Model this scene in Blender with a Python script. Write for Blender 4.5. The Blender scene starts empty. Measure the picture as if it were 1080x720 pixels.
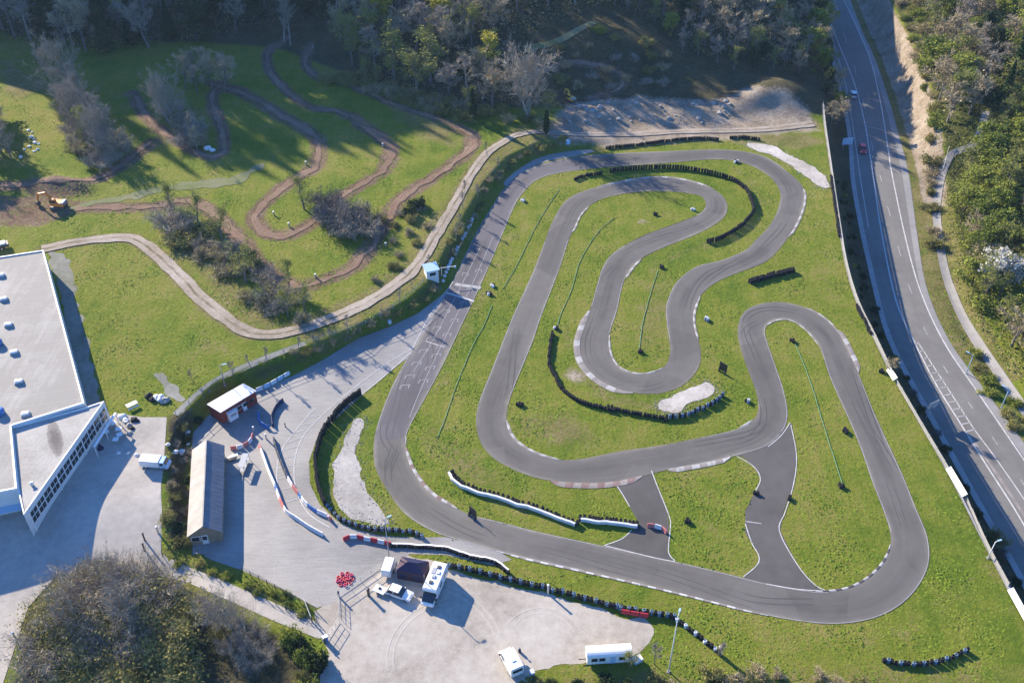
import bpy, bmesh, math, random
import numpy as np
from mathutils import Vector, Matrix, geometry

random.seed(7); RNG = np.random.default_rng(7)
sc = bpy.context.scene
COL = sc.collection
R_ = math.radians

# ------------------------------------------------------------------ camera
CAM_H, PITCH, FPX = 128.0, R_(39.5), 1060.0
cam_d = bpy.data.cameras.new('camera'); cam = bpy.data.objects.new('camera', cam_d); COL.objects.link(cam)
cam.location = (0, 0, CAM_H); cam.rotation_euler = (math.pi/2 - PITCH, 0, 0)
cam_d.sensor_width = 36; cam_d.lens = FPX/1080*36; cam_d.clip_start = 1; cam_d.clip_end = 6000
sc.camera = cam
CP, SP = math.cos(PITCH), math.sin(PITCH)

def ray(u, v):
    a, b = (u-540)/FPX, (v-360)/FPX
    return (a, CP - b*SP, -SP - b*CP)
def PZ(u, v, z=0.0):
    d = ray(u, v); t = (z-CAM_H)/d[2]
    return (d[0]*t, d[1]*t)
def PL(pts, z=0.0): return np.array([PZ(u, v, z) for u, v in pts])

# ------------------------------------------------------------------ light and sky
SUN_EL, SUN_AZ = R_(23.5), R_(47)            # light travels towards +x,-y
dv = Vector((math.cos(SUN_AZ)*math.cos(SUN_EL), -math.sin(SUN_AZ)*math.cos(SUN_EL), -math.sin(SUN_EL)))
sl = bpy.data.lights.new('sun', 'SUN'); sl.energy = 5.0; sl.angle = R_(0.5); sl.color = (1.0, 0.872, 0.675)
so = bpy.data.objects.new('sun', sl); COL.objects.link(so); so.rotation_euler = dv.to_track_quat('-Z', 'Y').to_euler()
w = bpy.data.worlds.new('World'); sc.world = w; w.use_nodes = True
wn = w.node_tree; bg = wn.nodes['Background']
sky = wn.nodes.new('ShaderNodeTexSky'); sky.sky_type = 'NISHITA'; sky.sun_disc = False
sky.sun_elevation = SUN_EL
sd = -dv; sky.sun_rotation = math.atan2(sd.x, sd.y)
sky.altitude = 300; sky.air_density = 1.3; sky.dust_density = 0.2; sky.ozone_density = 5.0
tint = wn.nodes.new('ShaderNodeMix'); tint.data_type = 'RGBA'; tint.blend_type = 'MULTIPLY'; tint.inputs['Factor'].default_value = 1.0; tint.inputs[7].default_value = (0.62, 0.95, 1.45, 1)
wn.links.new(sky.outputs[0], tint.inputs[6]); wn.links.new(tint.outputs[2], bg.inputs[0]); bg.inputs[1].default_value = 0.085
sc.view_settings.view_transform = 'Standard'; sc.view_settings.look = 'None'
sc.view_settings.gamma = 1; sc.view_settings.use_curve_mapping = False
sc.view_settings.exposure = 1.42
sc.render.engine = 'CYCLES'
sc.cycles.use_denoising = True
sc.cycles.max_bounces = 6; sc.cycles.transparent_max_bounces = 8
sc.cycles.volume_bounces = 0

# ------------------------------------------------------------------ material helper
class NT:
    def __init__(s, name, rough=0.9, spec=0.2):
        s.m = bpy.data.materials.new(name); s.m.use_nodes = True
        s.t = s.m.node_tree; s.b = s.t.nodes['Principled BSDF']
        s.b.inputs['Roughness'].default_value = rough
        s.b.inputs['Specular IOR Level'].default_value = spec
        s._pos = None
    def n(s, typ): return s.t.nodes.new(typ)
    def link(s, a, b): s.t.links.new(a, b)
    def pos(s):
        if s._pos is None: s._pos = s.n('ShaderNodeNewGeometry').outputs['Position']
        return s._pos
    def objpos(s): return s.n('ShaderNodeTexCoord').outputs['Object']
    def put(s, sock, v):
        if hasattr(v, 'is_output'): s.link(v, sock)
        elif isinstance(v, (tuple, list)) and len(v) == 3 and sock.type == 'RGBA': sock.default_value = (*v, 1)
        else: sock.default_value = v
    def scale(s, vec, sc3, rotz=0):
        m = s.n('ShaderNodeMapping'); s.link(vec, m.inputs[0]); m.inputs['Scale'].default_value = sc3; m.inputs['Rotation'].default_value = (0, 0, rotz); return m.outputs[0]
    def noise(s, scale, detail=3, vec=None, rough=0.55, dist=0.0):
        k = s.n('ShaderNodeTexNoise'); k.inputs['Scale'].default_value = scale; k.inputs['Detail'].default_value = detail
        k.inputs['Roughness'].default_value = rough; k.inputs['Distortion'].default_value = dist
        s.link(vec if vec is not None else s.pos(), k.inputs['Vector']); return k.outputs[0]
    def voro(s, scale, vec=None, out='Distance', feat='F1'):
        k = s.n('ShaderNodeTexVoronoi'); k.inputs['Scale'].default_value = scale; k.feature = feat
        s.link(vec if vec is not None else s.pos(), k.inputs['Vector']); return k.outputs[out]
    def math(s, op, a, b=0.0, clamp=False):
        k = s.n('ShaderNodeMath'); k.operation = op; k.use_clamp = clamp; s.put(k.inputs[0], a); s.put(k.inputs[1], b); return k.outputs[0]
    def ramp(s, f, stops, interp='LINEAR'):
        k = s.n('ShaderNodeValToRGB'); cr = k.color_ramp; cr.interpolation = interp
        while len(cr.elements) < len(stops): cr.elements.new(0.5)
        for e, (p, c) in zip(cr.elements, stops):
            e.position = p; e.color = (c, c, c, 1) if isinstance(c, (int, float)) else (*c, 1)
        s.link(f, k.inputs[0]); return k.outputs[0]
    def mix(s, f, a, b, mode='MIX'):
        k = s.n('ShaderNodeMix'); k.data_type = 'RGBA'; k.blend_type = mode
        s.put(k.inputs['Factor'], f); s.put(k.inputs['A'], a) if False else s.put(k.inputs[6], a); s.put(k.inputs[7], b); return k.outputs[2]
    def step(s, f, a, b): return s.ramp(f, [(a, 0.0), (b, 1.0)])
    def attr(s, name):
        k = s.n('ShaderNodeAttribute'); k.attribute_name = name; return k
    def sep(s, col):
        k = s.n('ShaderNodeSeparateColor'); s.link(col, k.inputs[0]); return k.outputs
    def bump(s, h, strength=0.6, dist=0.1):
        k = s.n('ShaderNodeBump'); k.inputs['Strength'].default_value = strength; k.inputs['Distance'].default_value = dist
        s.link(h, k.inputs['Height']); s.link(k.outputs[0], s.b.inputs['Normal'])
    def col(s, c): s.put(s.b.inputs['Base Color'], c); return s.m
    def orand(s): return s.n('ShaderNodeObjectInfo').outputs['Random']

def plain(name, c, rough=0.6, spec=0.3, var=0.12, metal=0.0, vscale=3.0):
    k = NT(name, rough, spec); k.b.inputs['Metallic'].default_value = metal
    n = k.noise(vscale, 4, k.objpos()); n2 = k.noise(vscale*6, 3, k.objpos())
    f = k.math('ADD', k.math('MULTIPLY', n, 0.6), k.math('MULTIPLY', n2, 0.4))
    lo = tuple(x*(1-2*var) for x in c); hi = tuple(min(1, x*(1+2*var)) for x in c)
    k.link(k.ramp(k.noise(vscale*2, 3, k.objpos()), [(0.3, rough*0.85), (0.7, min(1, rough*1.15))]), k.b.inputs['Roughness'])
    return k.col(k.ramp(f, [(0.25, lo), (0.75, hi)]))

# ------------------------------------------------------------------ object helpers
def tag(o, label=None, cat=None, group=None, kind=None):
    if label: o['label'] = label
    if cat: o['category'] = cat
    if group: o['group'] = group
    if kind: o['kind'] = kind
    return o
def empty(name, loc, rz=0.0, label=None, cat=None, group=None):
    o = bpy.data.objects.new(name, None); COL.objects.link(o); o.location = loc; o.rotation_euler = (0, 0, rz)
    o.empty_display_size = 0.5
    return tag(o, label, cat, group)
def mesh_np(name, V, F, mats, parent=None, midx=None, smooth=False, uv=None):
    """V (n,3) array, F list/array of equal-size faces or list of lists"""
    me = bpy.data.meshes.new(name)
    me.from_pydata(np.asarray(V, float).tolist(), [], [list(map(int, f)) for f in F])
    for m in (mats if isinstance(mats, (list, tuple)) else [mats]): me.materials.append(m)
    if midx is not None: me.polygons.foreach_set('material_index', np.asarray(midx, np.int32))
    if smooth: me.polygons.foreach_set('use_smooth', np.ones(len(me.polygons), bool))
    if uv is not None:
        l = me.uv_layers.new(name='UVMap'); li = np.empty(len(me.loops), np.int32); me.loops.foreach_get('vertex_index', li)
        l.data.foreach_set('uv', np.asarray(uv, np.float32)[li].ravel())
    me.update()
    o = bpy.data.objects.new(name, me); COL.objects.link(o)
    if parent: o.parent = parent
    return o

class MB:
    """collects shapes; build() links them as one mesh object"""
    def __init__(s): s.V = []; s.F = []; s.M = []
    def add(s, V, F, m=0):
        b = len(s.V); s.V += [tuple(map(float, v)) for v in V]; s.F += [[b+i for i in f] for f in F]; s.M += [m]*len(F); return s
    def box(s, c, d, rz=0.0, m=0, top=1.0, topy=None):
        """centre of the base c, size d; top: taper of the top face"""
        x, y, z = d[0]/2, d[1]/2, d[2]; ty = top if topy is None else topy
        P = [(-x,-y,0),(x,-y,0),(x,y,0),(-x,y,0),(-x*top,-y*ty,z),(x*top,-y*ty,z),(x*top,y*ty,z),(-x*top,y*ty,z)]
        cr, sr = math.cos(rz), math.sin(rz)
        P = [(c[0]+a*cr-b*sr, c[1]+a*sr+b*cr, c[2]+q) for a, b, q in P]
        return s.add(P, [(0,3,2,1),(4,5,6,7),(0,1,5,4),(1,2,6,5),(2,3,7,6),(3,0,4,7)], m)
    def prism(s, poly, z0, z1, m=0, mtop=None, cap0=True):
        """poly: CCW xy list"""
        n = len(poly); z1s = z1 if isinstance(z1, (list, tuple)) else [z1]*n
        V = [(p[0], p[1], z0) for p in poly]+[(p[0], p[1], z1s[i]) for i, p in enumerate(poly)]
        s.add(V, [(i, (i+1) % n, n+(i+1) % n, n+i) for i in range(n)], m)
        b = len(s.V)-2*n
        s.F.append([b+n+i for i in range(n)]); s.M.append(m if mtop is None else mtop)
        if cap0: s.F.append([b+i for i in range(n)][::-1]); s.M.append(m)
        return s
    def side(s, prof, y0, y1, m=0):
        """profile in xz extruded along y (closed, CCW seen from -y)"""
        n = len(prof); V = [(x, y0, z) for x, z in prof]+[(x, y1, z) for x, z in prof]
        F = [(i, (i+1) % n, n+(i+1) % n, n+i) for i in range(n)]+[tuple(range(n))[::-1], tuple(range(n, 2*n))]
        return s.add(V, [f[::-1] for f in F], m)
    def tube(s, pts, r, seg=6, m=0, cap=True):
        pts = [Vector(p) for p in pts]; n = len(pts); rs = r if isinstance(r, (list, tuple)) else [r]*n
        V = []
        for i, p in enumerate(pts):
            d = (pts[min(i+1, n-1)]-pts[max(i-1, 0)]).normalized()
            a = d.cross(Vector((0, 0, 1))) if abs(d.z) < 0.95 else d.cross(Vector((1, 0, 0)))
            a.normalize(); b = d.cross(a)
            for k in range(seg):
                t = 2*math.pi*k/seg; V.append(p+(a*math.cos(t)+b*math.sin(t))*rs[i])
        F = []
        for i in range(n-1):
            for k in range(seg):
                k2 = (k+1) % seg; F.append((i*seg+k, i*seg+k2, (i+1)*seg+k2, (i+1)*seg+k))
        if cap: F.append(tuple(range(seg))[::-1]); F.append(tuple((n-1)*seg+k for k in range(seg)))
        return s.add(V, F, m)
    def lathe(s, prof, seg=12, c=(0, 0, 0), m=0, axis='z'):
        V = []; n = len(prof)
        for r, z in prof:
            for k in range(seg):
                t = 2*math.pi*k/seg; a, b = r*math.cos(t), r*math.sin(t)
                V.append((c[0]+a, c[1]+b, c[2]+z) if axis == 'z' else (c[0]+a, c[1]+z, c[2]+b))
        F = [(i*seg+k, i*seg+(k+1) % seg, (i+1)*seg+(k+1) % seg, (i+1)*seg+k) for i in range(n-1) for k in range(seg)]
        return s.add(V, F, m)
    def build(s, name, mats, parent=None, smooth=False, bevel=0.0):
        o = mesh_np(name, s.V, s.F, mats, parent, s.M, smooth)
        bm = bmesh.new(); bm.from_mesh(o.data); bmesh.ops.recalc_face_normals(bm, faces=bm.faces); 
        if bevel: bmesh.ops.bevel(bm, geom=[e for e in bm.edges if len(e.link_faces) == 2 and e.calc_face_angle(0) > 0.4], offset=bevel, segments=2, affect='EDGES', clamp_overlap=True)
        bm.to_mesh(o.data); bm.free()
        if smooth:
            o.data.polygons.foreach_set('use_smooth', np.ones(len(o.data.polygons), bool))
        return o

def dup(root, loc, rz=None, label=None, scale=None, group=None):
    r = root.copy(); COL.objects.link(r); r.location = loc
    if rz is not None: r.rotation_euler = (0, 0, rz)
    if scale is not None: r.scale = scale if isinstance(scale, (tuple, list)) else (scale,)*3
    if label: r['label'] = label
    if group: r['group'] = group
    for ch in root.children:
        c = ch.copy(); COL.objects.link(c); c.parent = r
        for g in ch.children:
            d = g.copy(); COL.objects.link(d); d.parent = c
    return r

# ------------------------------------------------------------------ terrain
def sstep(a, b, x):
    t = np.clip((x-a)/(b-a), 0, 1); return t*t*(3-2*t)
def poly_dist(P, X, Y):
    """distance to polyline and side sign (+ left of travel)"""
    best = np.full(X.shape, 1e9); sign = np.ones(X.shape)
    for i in range(len(P)-1):
        ax, ay = P[i]; bx, by = P[i+1]; dx, dy = bx-ax, by-ay
        t = np.clip(((X-ax)*dx+(Y-ay)*dy)/(dx*dx+dy*dy), 0, 1)
        qx, qy = X-(ax+t*dx), Y-(ay+t*dy); d = np.hypot(qx, qy)
        cr = dx*(Y-ay)-dy*(X-ax); up = d < best-1e-9
        best = np.where(up, d, best); sign = np.where(up, np.sign(cr), sign)
    return best, sign
def ext(P, a, b):
    """extend the ends of a world polyline by a / b metres"""
    P = np.asarray(P); d0 = P[0]-P[1]; d1 = P[-1]-P[-2]
    return np.vstack([P[0]+d0/np.hypot(*d0)*a, P, P[-1]+d1/np.hypot(*d1)*b])

NWZ = 2.4; ROADZ = -6.5
T_ = ext(PL([(172,592),(177,530),(178,470),(181,450),(225,405),(270,383),(330,362),(380,344),(425,318),(447,297),(468,262),(490,225),(512,190),(535,165),(565,150),(600,145)], NWZ), 60, 60)
B_ = ext(PL([(200,592),(199,530),(193,478),(197,458),(235,420),(272,408),(345,377),(377,356),(440,330),(466,309),(480,275),(497,240),(513,207),(538,178),(575,162),(622,157)], 0), 60, 60)
E_ = ext(PL([(860,30),(866,90),(872,150),(880,200),(886,240),(893,280),(905,320),(922,355),(941,395),(1000,497),(1040,575),(1080,650),(1120,725)], 0), 300, 200)
RL_ = ext(PL([(859,0),(876,50),(893,115),(899,150),(902,190),(909,230),(920,280),(941,357),(985,440),(1040,538),(1082,612),(1135,710)], ROADZ), 400, 200)
RR_ = ext(PL([(897,0),(909,32),(922,60),(936,100),(946,135),(958,180),(968,250),(978,305),(1002,360),(1042,415),(1094,485),(1180,600)], ROADZ), 400, 200)

NY = ([-400,-250,-150,-95,-72,-45,-12,40,90,140,400], [320,316,304,299,295,275,254,258,254,254,254])
NS = ([-400,-265,-232,-200,-130,-108,-84,10,60,400], [0.3,0.4,0.45,1.8,2.0,1.0,0.40,0.36,0.36,0.36])
MOUND = [(60,200,2.0,4.5,3),(84,203,1.4,4,3),(381,127,1.5,2.6,2.6),(235,173,1.0,4,2.5),(820,100,4.2,9,7),(795,108,2.2,7,5),(842,110,2.0,6,6),(735,117,1.3,7,4),(700,112,1.2,6,4),(640,118,1.8,6,5),(628,126,1.3,5,3),(672,110,1.0,5,4),(770,112,1.2,6,4),
         (640,70,3.0,14,9),(900-240,95,1.0,9,6)]
def H_raw(X, Y):
    X = np.asarray(X, float); Y = np.asarray(Y, float)
    # north-west field plateau and its bank
    dT, sT = poly_dist(T_, X, Y); dB, sB = poly_dist(B_, X, Y)
    t = np.where(sT > 0, 1.0, np.where(sB < 0, 0.0, dB/(dB+dT+1e-6)))
    xa, ya = PZ(560, 150); xb, yb = PZ(680, 150)
    _, y1 = PZ(0, 640); _, y2 = PZ(0, 530)
    H = NWZ*sstep(0, 1, t)*(1-sstep(xa, xb, X))*sstep(y1, y2, Y)
    # northern hillside
    dRL, sRL = poly_dist(RL_, X, Y); dRR, sRR = poly_dist(RR_, X, Y); dE, sE = poly_dist(E_, X, Y)
    y0 = np.interp(X, *NY); s = np.interp(X, *NS)
    q = Y-y0; hill = s*np.where(q > 0, q*q/(q+8.0), 0); hill = 60*np.tanh(hill/60)
    right = sRR > 0            # polylines run north to south, so east is to the left of travel
    left = sRL < 0
    fL = sstep(2, 45, dRL)
    # far left rise outside the frame
    west = 0.30*np.clip(-X-178-0.35*(240-Y), 0, None); west = 40*(1-np.exp(-west/40))*sstep(147, 210, Y)
    HL = H+(hill*fL)+west
    for (u, v, h, rx, ry) in MOUND:
        mx, my = PZ(u, v, 1.0); HL = HL+h*np.exp(-((X-mx)/rx)**2-((Y-my)/ry)**2)
    tb = np.where(sE > 0, dE/(dE+dRL+1e-6), 0.0)       # between fence edge and road
    HL = HL+(ROADZ-HL)*sstep(0.02, 0.62, tb)
    near = ROADZ-0.7*np.exp(-((dRR-4.5)/1.6)**2)*sstep(205, 158, Y)+1.2*sstep(5, 10, dRR)+0.33*np.clip(dRR-13, 0, None)
    far = ROADZ+8.0*sstep(2.5, 9.5, dRR)+0.40*np.clip(dRR-10, 0, None)
    k = sstep(225, 252, Y); HR = near*(1-k)+far*k
    HR = np.where(HR > 0, 70*(1-np.exp(-np.clip(HR, 0, None)/70)), HR)
    out = np.where(right, HR, np.where(left, HL, ROADZ))
    return out

def axis(a, b, step, lo, hi):
    c = list(np.arange(a, b+1e-6, step)); d = step; x = b
    while x < hi: d *= 1.25; x += d; c.append(x)
    d = step; x = a; pre = []
    while x > lo: d *= 1.25; x -= d; pre.append(x)
    return np.array(pre[::-1]+c)
GX = axis(-205, 205, 1.0, -1500, 1500); GY = axis(66, 360, 1.0, -400, 2200)
GXX, GYY = np.meshgrid(GX, GY)
GZ = H_raw(GXX, GYY)
def H(x, y):
    x = np.asarray(x, float); y = np.asarray(y, float)
    i = np.clip(np.searchsorted(GX, x)-1, 0, len(GX)-2); j = np.clip(np.searchsorted(GY, y)-1, 0, len(GY)-2)
    fx = np.clip((x-GX[i])/(GX[i+1]-GX[i]), 0, 1); fy = np.clip((y-GY[j])/(GY[j+1]-GY[j]), 0, 1)
    return GZ[j, i]*(1-fx)*(1-fy)+GZ[j, i+1]*fx*(1-fy)+GZ[j+1, i]*(1-fx)*fy+GZ[j+1, i+1]*fx*fy
_TT = np.arange(80, 700, 0.5)
def W(u, v, dz=0.0):
    """the point of the terrain under a photo pixel"""
    d = ray(u, v); n = math.sqrt(sum(c*c for c in d)); d = [c/n for c in d]
    x, y, z = d[0]*_TT, d[1]*_TT, CAM_H+d[2]*_TT
    below = z < H(x, y)
    k = int(np.argmax(below)) if below.any() else len(_TT)-1
    t0, t1 = _TT[max(k-1, 0)], _TT[k]
    for _ in range(14):
        tm = (t0+t1)/2
        if CAM_H+d[2]*tm < float(H(d[0]*tm, d[1]*tm)): t1 = tm
        else: t0 = tm
    x, y = d[0]*t1, d[1]*t1
    return Vector((x, y, float(H(x, y))+dz))
def WL(pts): return [W(u, v) for u, v in pts]
def rise(u, v, base):
    """height above the base point at which a vertical line meets the pixel row v"""
    a, b = (u-540)/FPX, (v-360)/FPX; d = ray(u, v); t = base[1]/d[1]
    return CAM_H+d[2]*t-base[2]

# ------------------------------------------------------------------ occupancy mask (paved / bare areas)
MX0, MX1, MY0, MY1, MS = -205, 215, 62, 350, 0.25
MASK = np.zeros((int((MY1-MY0)/MS), int((MX1-MX0)/MS)), bool)
def mask_poly(P, M=None):
    M = MASK if M is None else M
    P = np.asarray([(p[0], p[1]) for p in P]); x0, y0 = P.min(0); x1, y1 = P.max(0)
    i0, i1 = max(0, int((x0-MX0)/MS)), min(M.shape[1], int((x1-MX0)/MS)+2)
    j0, j1 = max(0, int((y0-MY0)/MS)), min(M.shape[0], int((y1-MY0)/MS)+2)
    if i1 <= i0 or j1 <= j0: return
    X = MX0+(np.arange(i0, i1)+0.5)*MS; Y = MY0+(np.arange(j0, j1)+0.5)*MS
    M[j0:j1, i0:i1] |= in_poly(P, X[None, :], Y[:, None])
def in_poly(P, X, Y):
    inside = np.zeros(np.broadcast(X, Y).shape, bool); n = len(P)
    for i in range(n):
        xa, ya = P[i]; xb, yb = P[(i+1) % n]
        if ya == yb: continue
        inside ^= ((ya > Y) != (yb > Y)) & (X < (xb-xa)*(Y-ya)/(yb-ya)+xa)
    return inside
def masked(x, y, M=None):
    M = MASK if M is None else M
    i = ((np.asarray(x)-MX0)/MS).astype(int); j = ((np.asarray(y)-MY0)/MS).astype(int)
    ok = (i >= 0) & (i < M.shape[1]) & (j >= 0) & (j < M.shape[0])
    return np.where(ok, M[np.clip(j, 0, M.shape[0]-1), np.clip(i, 0, M.shape[1]-1)], False)

# ------------------------------------------------------------------ sheets draped on the terrain
def catmull(P, k=8, closed=False):
    P = [np.asarray(p, float) for p in P]; n = len(P); out = []
    for i in range(n if closed else n-1):
        p0 = P[(i-1) % n] if closed else P[max(i-1, 0)]; p1 = P[i]; p2 = P[(i+1) % n]; p3 = P[(i+2) % n] if closed else P[min(i+2, n-1)]
        for j in range(k):
            t = j/k; out.append(0.5*((2*p1)+(-p0+p2)*t+(2*p0-5*p1+4*p2-p3)*t*t+(-p0+3*p1-3*p2+p3)*t**3))
    if not closed: out.append(P[-1])
    return np.array(out)
def resample(P, step):
    P = np.asarray(P)[:, :2]; d = np.r_[0, np.cumsum(np.hypot(*np.diff(P, axis=0).T))]; n = max(2, int(d[-1]/step)+1); q = np.linspace(0, d[-1], n)
    return np.stack([np.interp(q, d, P[:, 0]), np.interp(q, d, P[:, 1])], 1)
def normals(P, closed=False):
    if closed: T = np.roll(P, -1, 0)-np.roll(P, 1, 0)
    else: T = np.gradient(P, axis=0)
    T = T/np.maximum(np.hypot(T[:, 0], T[:, 1]), 1e-9)[:, None]
    return np.stack([-T[:, 1], T[:, 0]], 1)
def strip(name, Lp, Rp, off, mat, nx=1, closed=False, mask=True, parent=None, midx=None, mats=None, kind='structure'):
    """a band between two world polylines of equal length"""
    Lp = np.asarray(Lp); Rp = np.asarray(Rp); n = len(Lp); V = []; UV = []
    mid = (Lp+Rp)/2; d = np.r_[0, np.cumsum(np.hypot(*np.diff(mid, axis=0).T))]
    for j in range(nx+1):
        f = j/nx; Q = Lp*(1-f)+Rp*f
        V.append(np.c_[Q, H(Q[:, 0], Q[:, 1])+(off if np.isscalar(off) else off[j])]); UV.append(np.c_[d, np.full(n, f)])
    V = np.vstack(V); UV = np.vstack(UV); F = []; MI = []
    m = n if closed else n-1
    for j in range(nx):
        for i in range(m):
            i2 = (i+1) % n; F.append((j*n+i, j*n+i2, (j+1)*n+i2, (j+1)*n+i)[::-1]); MI.append(0 if midx is None else midx[i])
    if mask:
        for i in range(m):
            i2 = (i+1) % n; mask_poly([Lp[i], Lp[i2], Rp[i2], Rp[i]])
    o = mesh_np(name, V, F, mats or mat, parent, MI, False, UV)
    up = o.data.polygons[0].normal.z
    if up < 0: o.data.flip_normals()
    if parent is None and kind: o['kind'] = kind
    return o
def ribbon(name, px, width, off, mat, k=8, step=1.5, nx=2, world=False, **kw):
    P = np.array([p[:2] for p in (px if world else WL(px))]); 
    C = resample(catmull(P, k), step) if len(P) > 2 else resample(P, step)
    N = normals(C); jag = kw.pop('jag', 0.0); n_ = len(C); wd = np.interp(np.linspace(0, 1, len(C)), np.linspace(0, 1, len(width)), width)[:, None]/2 if isinstance(width, (list, tuple)) else width/2
    if jag:
        f = lambda: (lambda q: (q+np.roll(q, 1)+np.roll(q, 2))/1.7*jag)(RNG.normal(0, 1, n_))[:, None]
        return strip(name, C+N*(wd+f()), C-N*(wd+f()), off, mat, nx, **kw)
    return strip(name, C+N*wd, C-N*wd, off, mat, nx, **kw)
def area(name, px, off, mat, smooth=True, grid=3.0, world=False, mask=True, k=5, jag=0.0, kind='structure'):
    P = np.array([p[:2] for p in (px if world else WL(px))])
    if smooth: P = catmull(P, k, True)
    if jag:
        P = resample(np.vstack([P, P[:1]]), 0.8)[:-1]; N = normals(P, True)
        n = len(P); w_ = RNG.normal(0, 1, n); w_ = (w_+np.roll(w_, 1)+np.roll(w_, 2))/1.7; P = P+N*(w_*jag)[:, None]
    x0, y0 = P.min(0); x1, y1 = P.max(0)
    gx, gy = np.meshgrid(np.arange(x0+grid/2, x1, grid), np.arange(y0+grid/2, y1, grid)); gx = gx.ravel(); gy = gy.ravel()
    ins = in_poly(P, gx, gy)
    d, _ = poly_dist(np.vstack([P, P[:1]]), gx, gy); ins &= d > grid*0.3
    pts = [Vector(p) for p in P]+[Vector((a, b)) for a, b in zip(gx[ins], gy[ins])]
    n = len(P)
    r = geometry.delaunay_2d_cdt(pts, [], [list(range(n))], 1, 1e-4)
    V = np.array([(p.x, p.y) for p in r[0]]); V3 = np.c_[V, H(V[:, 0], V[:, 1])+off]
    o = mesh_np(name, V3, r[2], mat)
    if o.data.polygons and sum(p.normal.z for p in list(o.data.polygons)[:20]) < 0: o.data.flip_normals()
    if mask: mask_poly(P)
    if kind: o['kind'] = kind
    return o
# ------------------------------------------------------------------ ground
cover = np.zeros(GZ.shape+(4,), np.float32); cover[..., 3] = 0
def soft_poly(px, amount, ch, feather=3.0, world=False):
    P = np.array([p[:2] for p in (px if world else WL(px))]); d, _ = poly_dist(np.vstack([P, P[:1]]), GXX, GYY)
    ins = in_poly(P, GXX, GYY); v = np.where(ins, 0.5+0.5*np.clip(d/feather, 0, 1), 0.5-0.5*np.clip(d/feather, 0, 1))
    cover[..., ch] = np.maximum(cover[..., ch], v*amount)
DIRT = (([(300,41),(283,55),(285,75),(307,100),(330,114),(357,118),(378,128)], 3.2), ([(327,47),(322,67),(335,82),(357,85),(387,98),(420,112),(470,128),(494,138)], 3.0),
    ([(225,88),(262,102),(302,125),(330,142),(336,156),(332,175),(301,196),(275,219),(269,233),(284,247),(308,247),(336,230),(357,209),(380,196),(404,180),(412,158),(401,145),(380,131)], [3.5,4,4.5,4.5,4.5,4]),
    ([(484,136),(497,143),(495,158),(468,180),(444,195),(420,213),(404,238),(390,262),(372,282),(345,294),(318,302),(296,296),(272,276),(248,246),(224,224),(198,212),(160,218),(110,219),(80,220)], [3,4.5,4,4,4.5,4]),
    ([(140,98),(155,125),(182,146),(222,165),(236,158),(234,135),(224,108),(232,92),(255,95)], 3.4), ([(0,196),(40,192),(80,190),(120,180),(160,150)], [5,4,2.5]),
    ([(555,84),(600,66),(650,76),(655,92),(620,104)], 2.5))
FARM = [(44,263),(85,255),(130,251),(153,259),(185,287),(213,316),(243,340),(268,352),(300,351),(350,336),(400,312),(438,282),(461,246),(480,215),(500,180),(520,157),(552,141),(600,141),(700,140),(800,137),(858,131)]
# red: woodland floor, also painted as shade on the start straight bank
y0_ = np.interp(GXX, *NY); dRR_, sRR_ = poly_dist(RR_, GXX, GYY); dRL_, sRL_ = poly_dist(RL_, GXX, GYY); dE_, sE_ = poly_dist(E_, GXX, GYY)
cover[..., 0] = np.where(sRR_ > 0, sstep(8, 10.5, dRR_)*sstep(172, 190, GYY), sstep(-8, 3, GYY-y0_)*(sRL_ < 0))
clear = np.array([p[:2] for p in WL([(560,100),(585,75),(560,52),(640,24),(700,50),(720,85),(680,100),(620,108)])])
dcl, _ = poly_dist(np.vstack([clear, clear[:1]]), GXX, GYY); cover[..., 0] *= 1-0.2*np.clip(0.5+np.where(in_poly(clear, GXX, GYY), dcl, -dcl)/14, 0, 1)
west_rise = np.clip(-GXX-180-0.35*(240-GYY), 0, 6)/6*(GYY > 158); cover[..., 0] = np.maximum(cover[..., 0], west_rise)
soft_poly([(20,760),(18,650),(60,612),(130,600),(190,612),(250,650),(330,682),(345,700),(335,760)], 1.0, 0, 2)
soft_poly([(172,440),(205,430),(212,440),(200,470),(202,580),(174,586)], 0.8, 0, 2)
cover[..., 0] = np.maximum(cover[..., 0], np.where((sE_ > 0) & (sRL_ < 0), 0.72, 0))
soft_poly([(235,418),(272,404),(345,373),(377,353),(440,327),(466,306),(480,272),(497,238),(513,205),(538,176),(575,160),(575,154),(536,168),(514,193),(492,228),(470,264),(449,299),(427,320),(382,347),(332,365),(270,388),(232,410)], .72, 0, 1.5)  # dark floor colour paints shade onto the bank above pit lane and start straight
# green: dry pale grass
soft_poly([(300,352),(330,360),(400,330),(450,292),(470,258),(500,205),(540,160),(600,145),(600,135),(545,135),(500,168),(462,225),(440,265),(390,305),(330,332),(290,340)], 0.9, 1, 4)
soft_poly([(165,225),(190,225),(240,285),(300,335),(290,350),(262,345),(215,300),(180,262)], 0.75, 1, 4)
soft_poly([(560,152),(760,142),(850,140),(870,150),(850,158),(760,150),(640,160)], 0.7, 1, 3)
soft_poly([(940,360),(870,240),(880,240),(946,390),(1000,480),(1050,570),(1080,650),(1060,650),(990,500)], 0.55, 1, 6)
soft_poly([(800,700),(1080,700),(1080,760),(560,760),(560,706),(700,700)], 0.6, 1, 6)
soft_poly([(705,390),(735,340),(745,310),(700,265),(660,300),(648,340),(650,380)], 0.45, 1, 8)
soft_poly([(440,420),(500,470),(560,520),(610,560),(560,545),(470,505),(435,465)], 0.6, 1, 8)
soft_poly([(540,440),(600,430),(640,465),(600,475),(545,455)], 0.7, 1, 6)
soft_poly([(590,340),(612,400),(640,425),(690,432),(700,425),(650,416),(605,385),(600,345)], 0.75, 1, 4)
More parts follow.
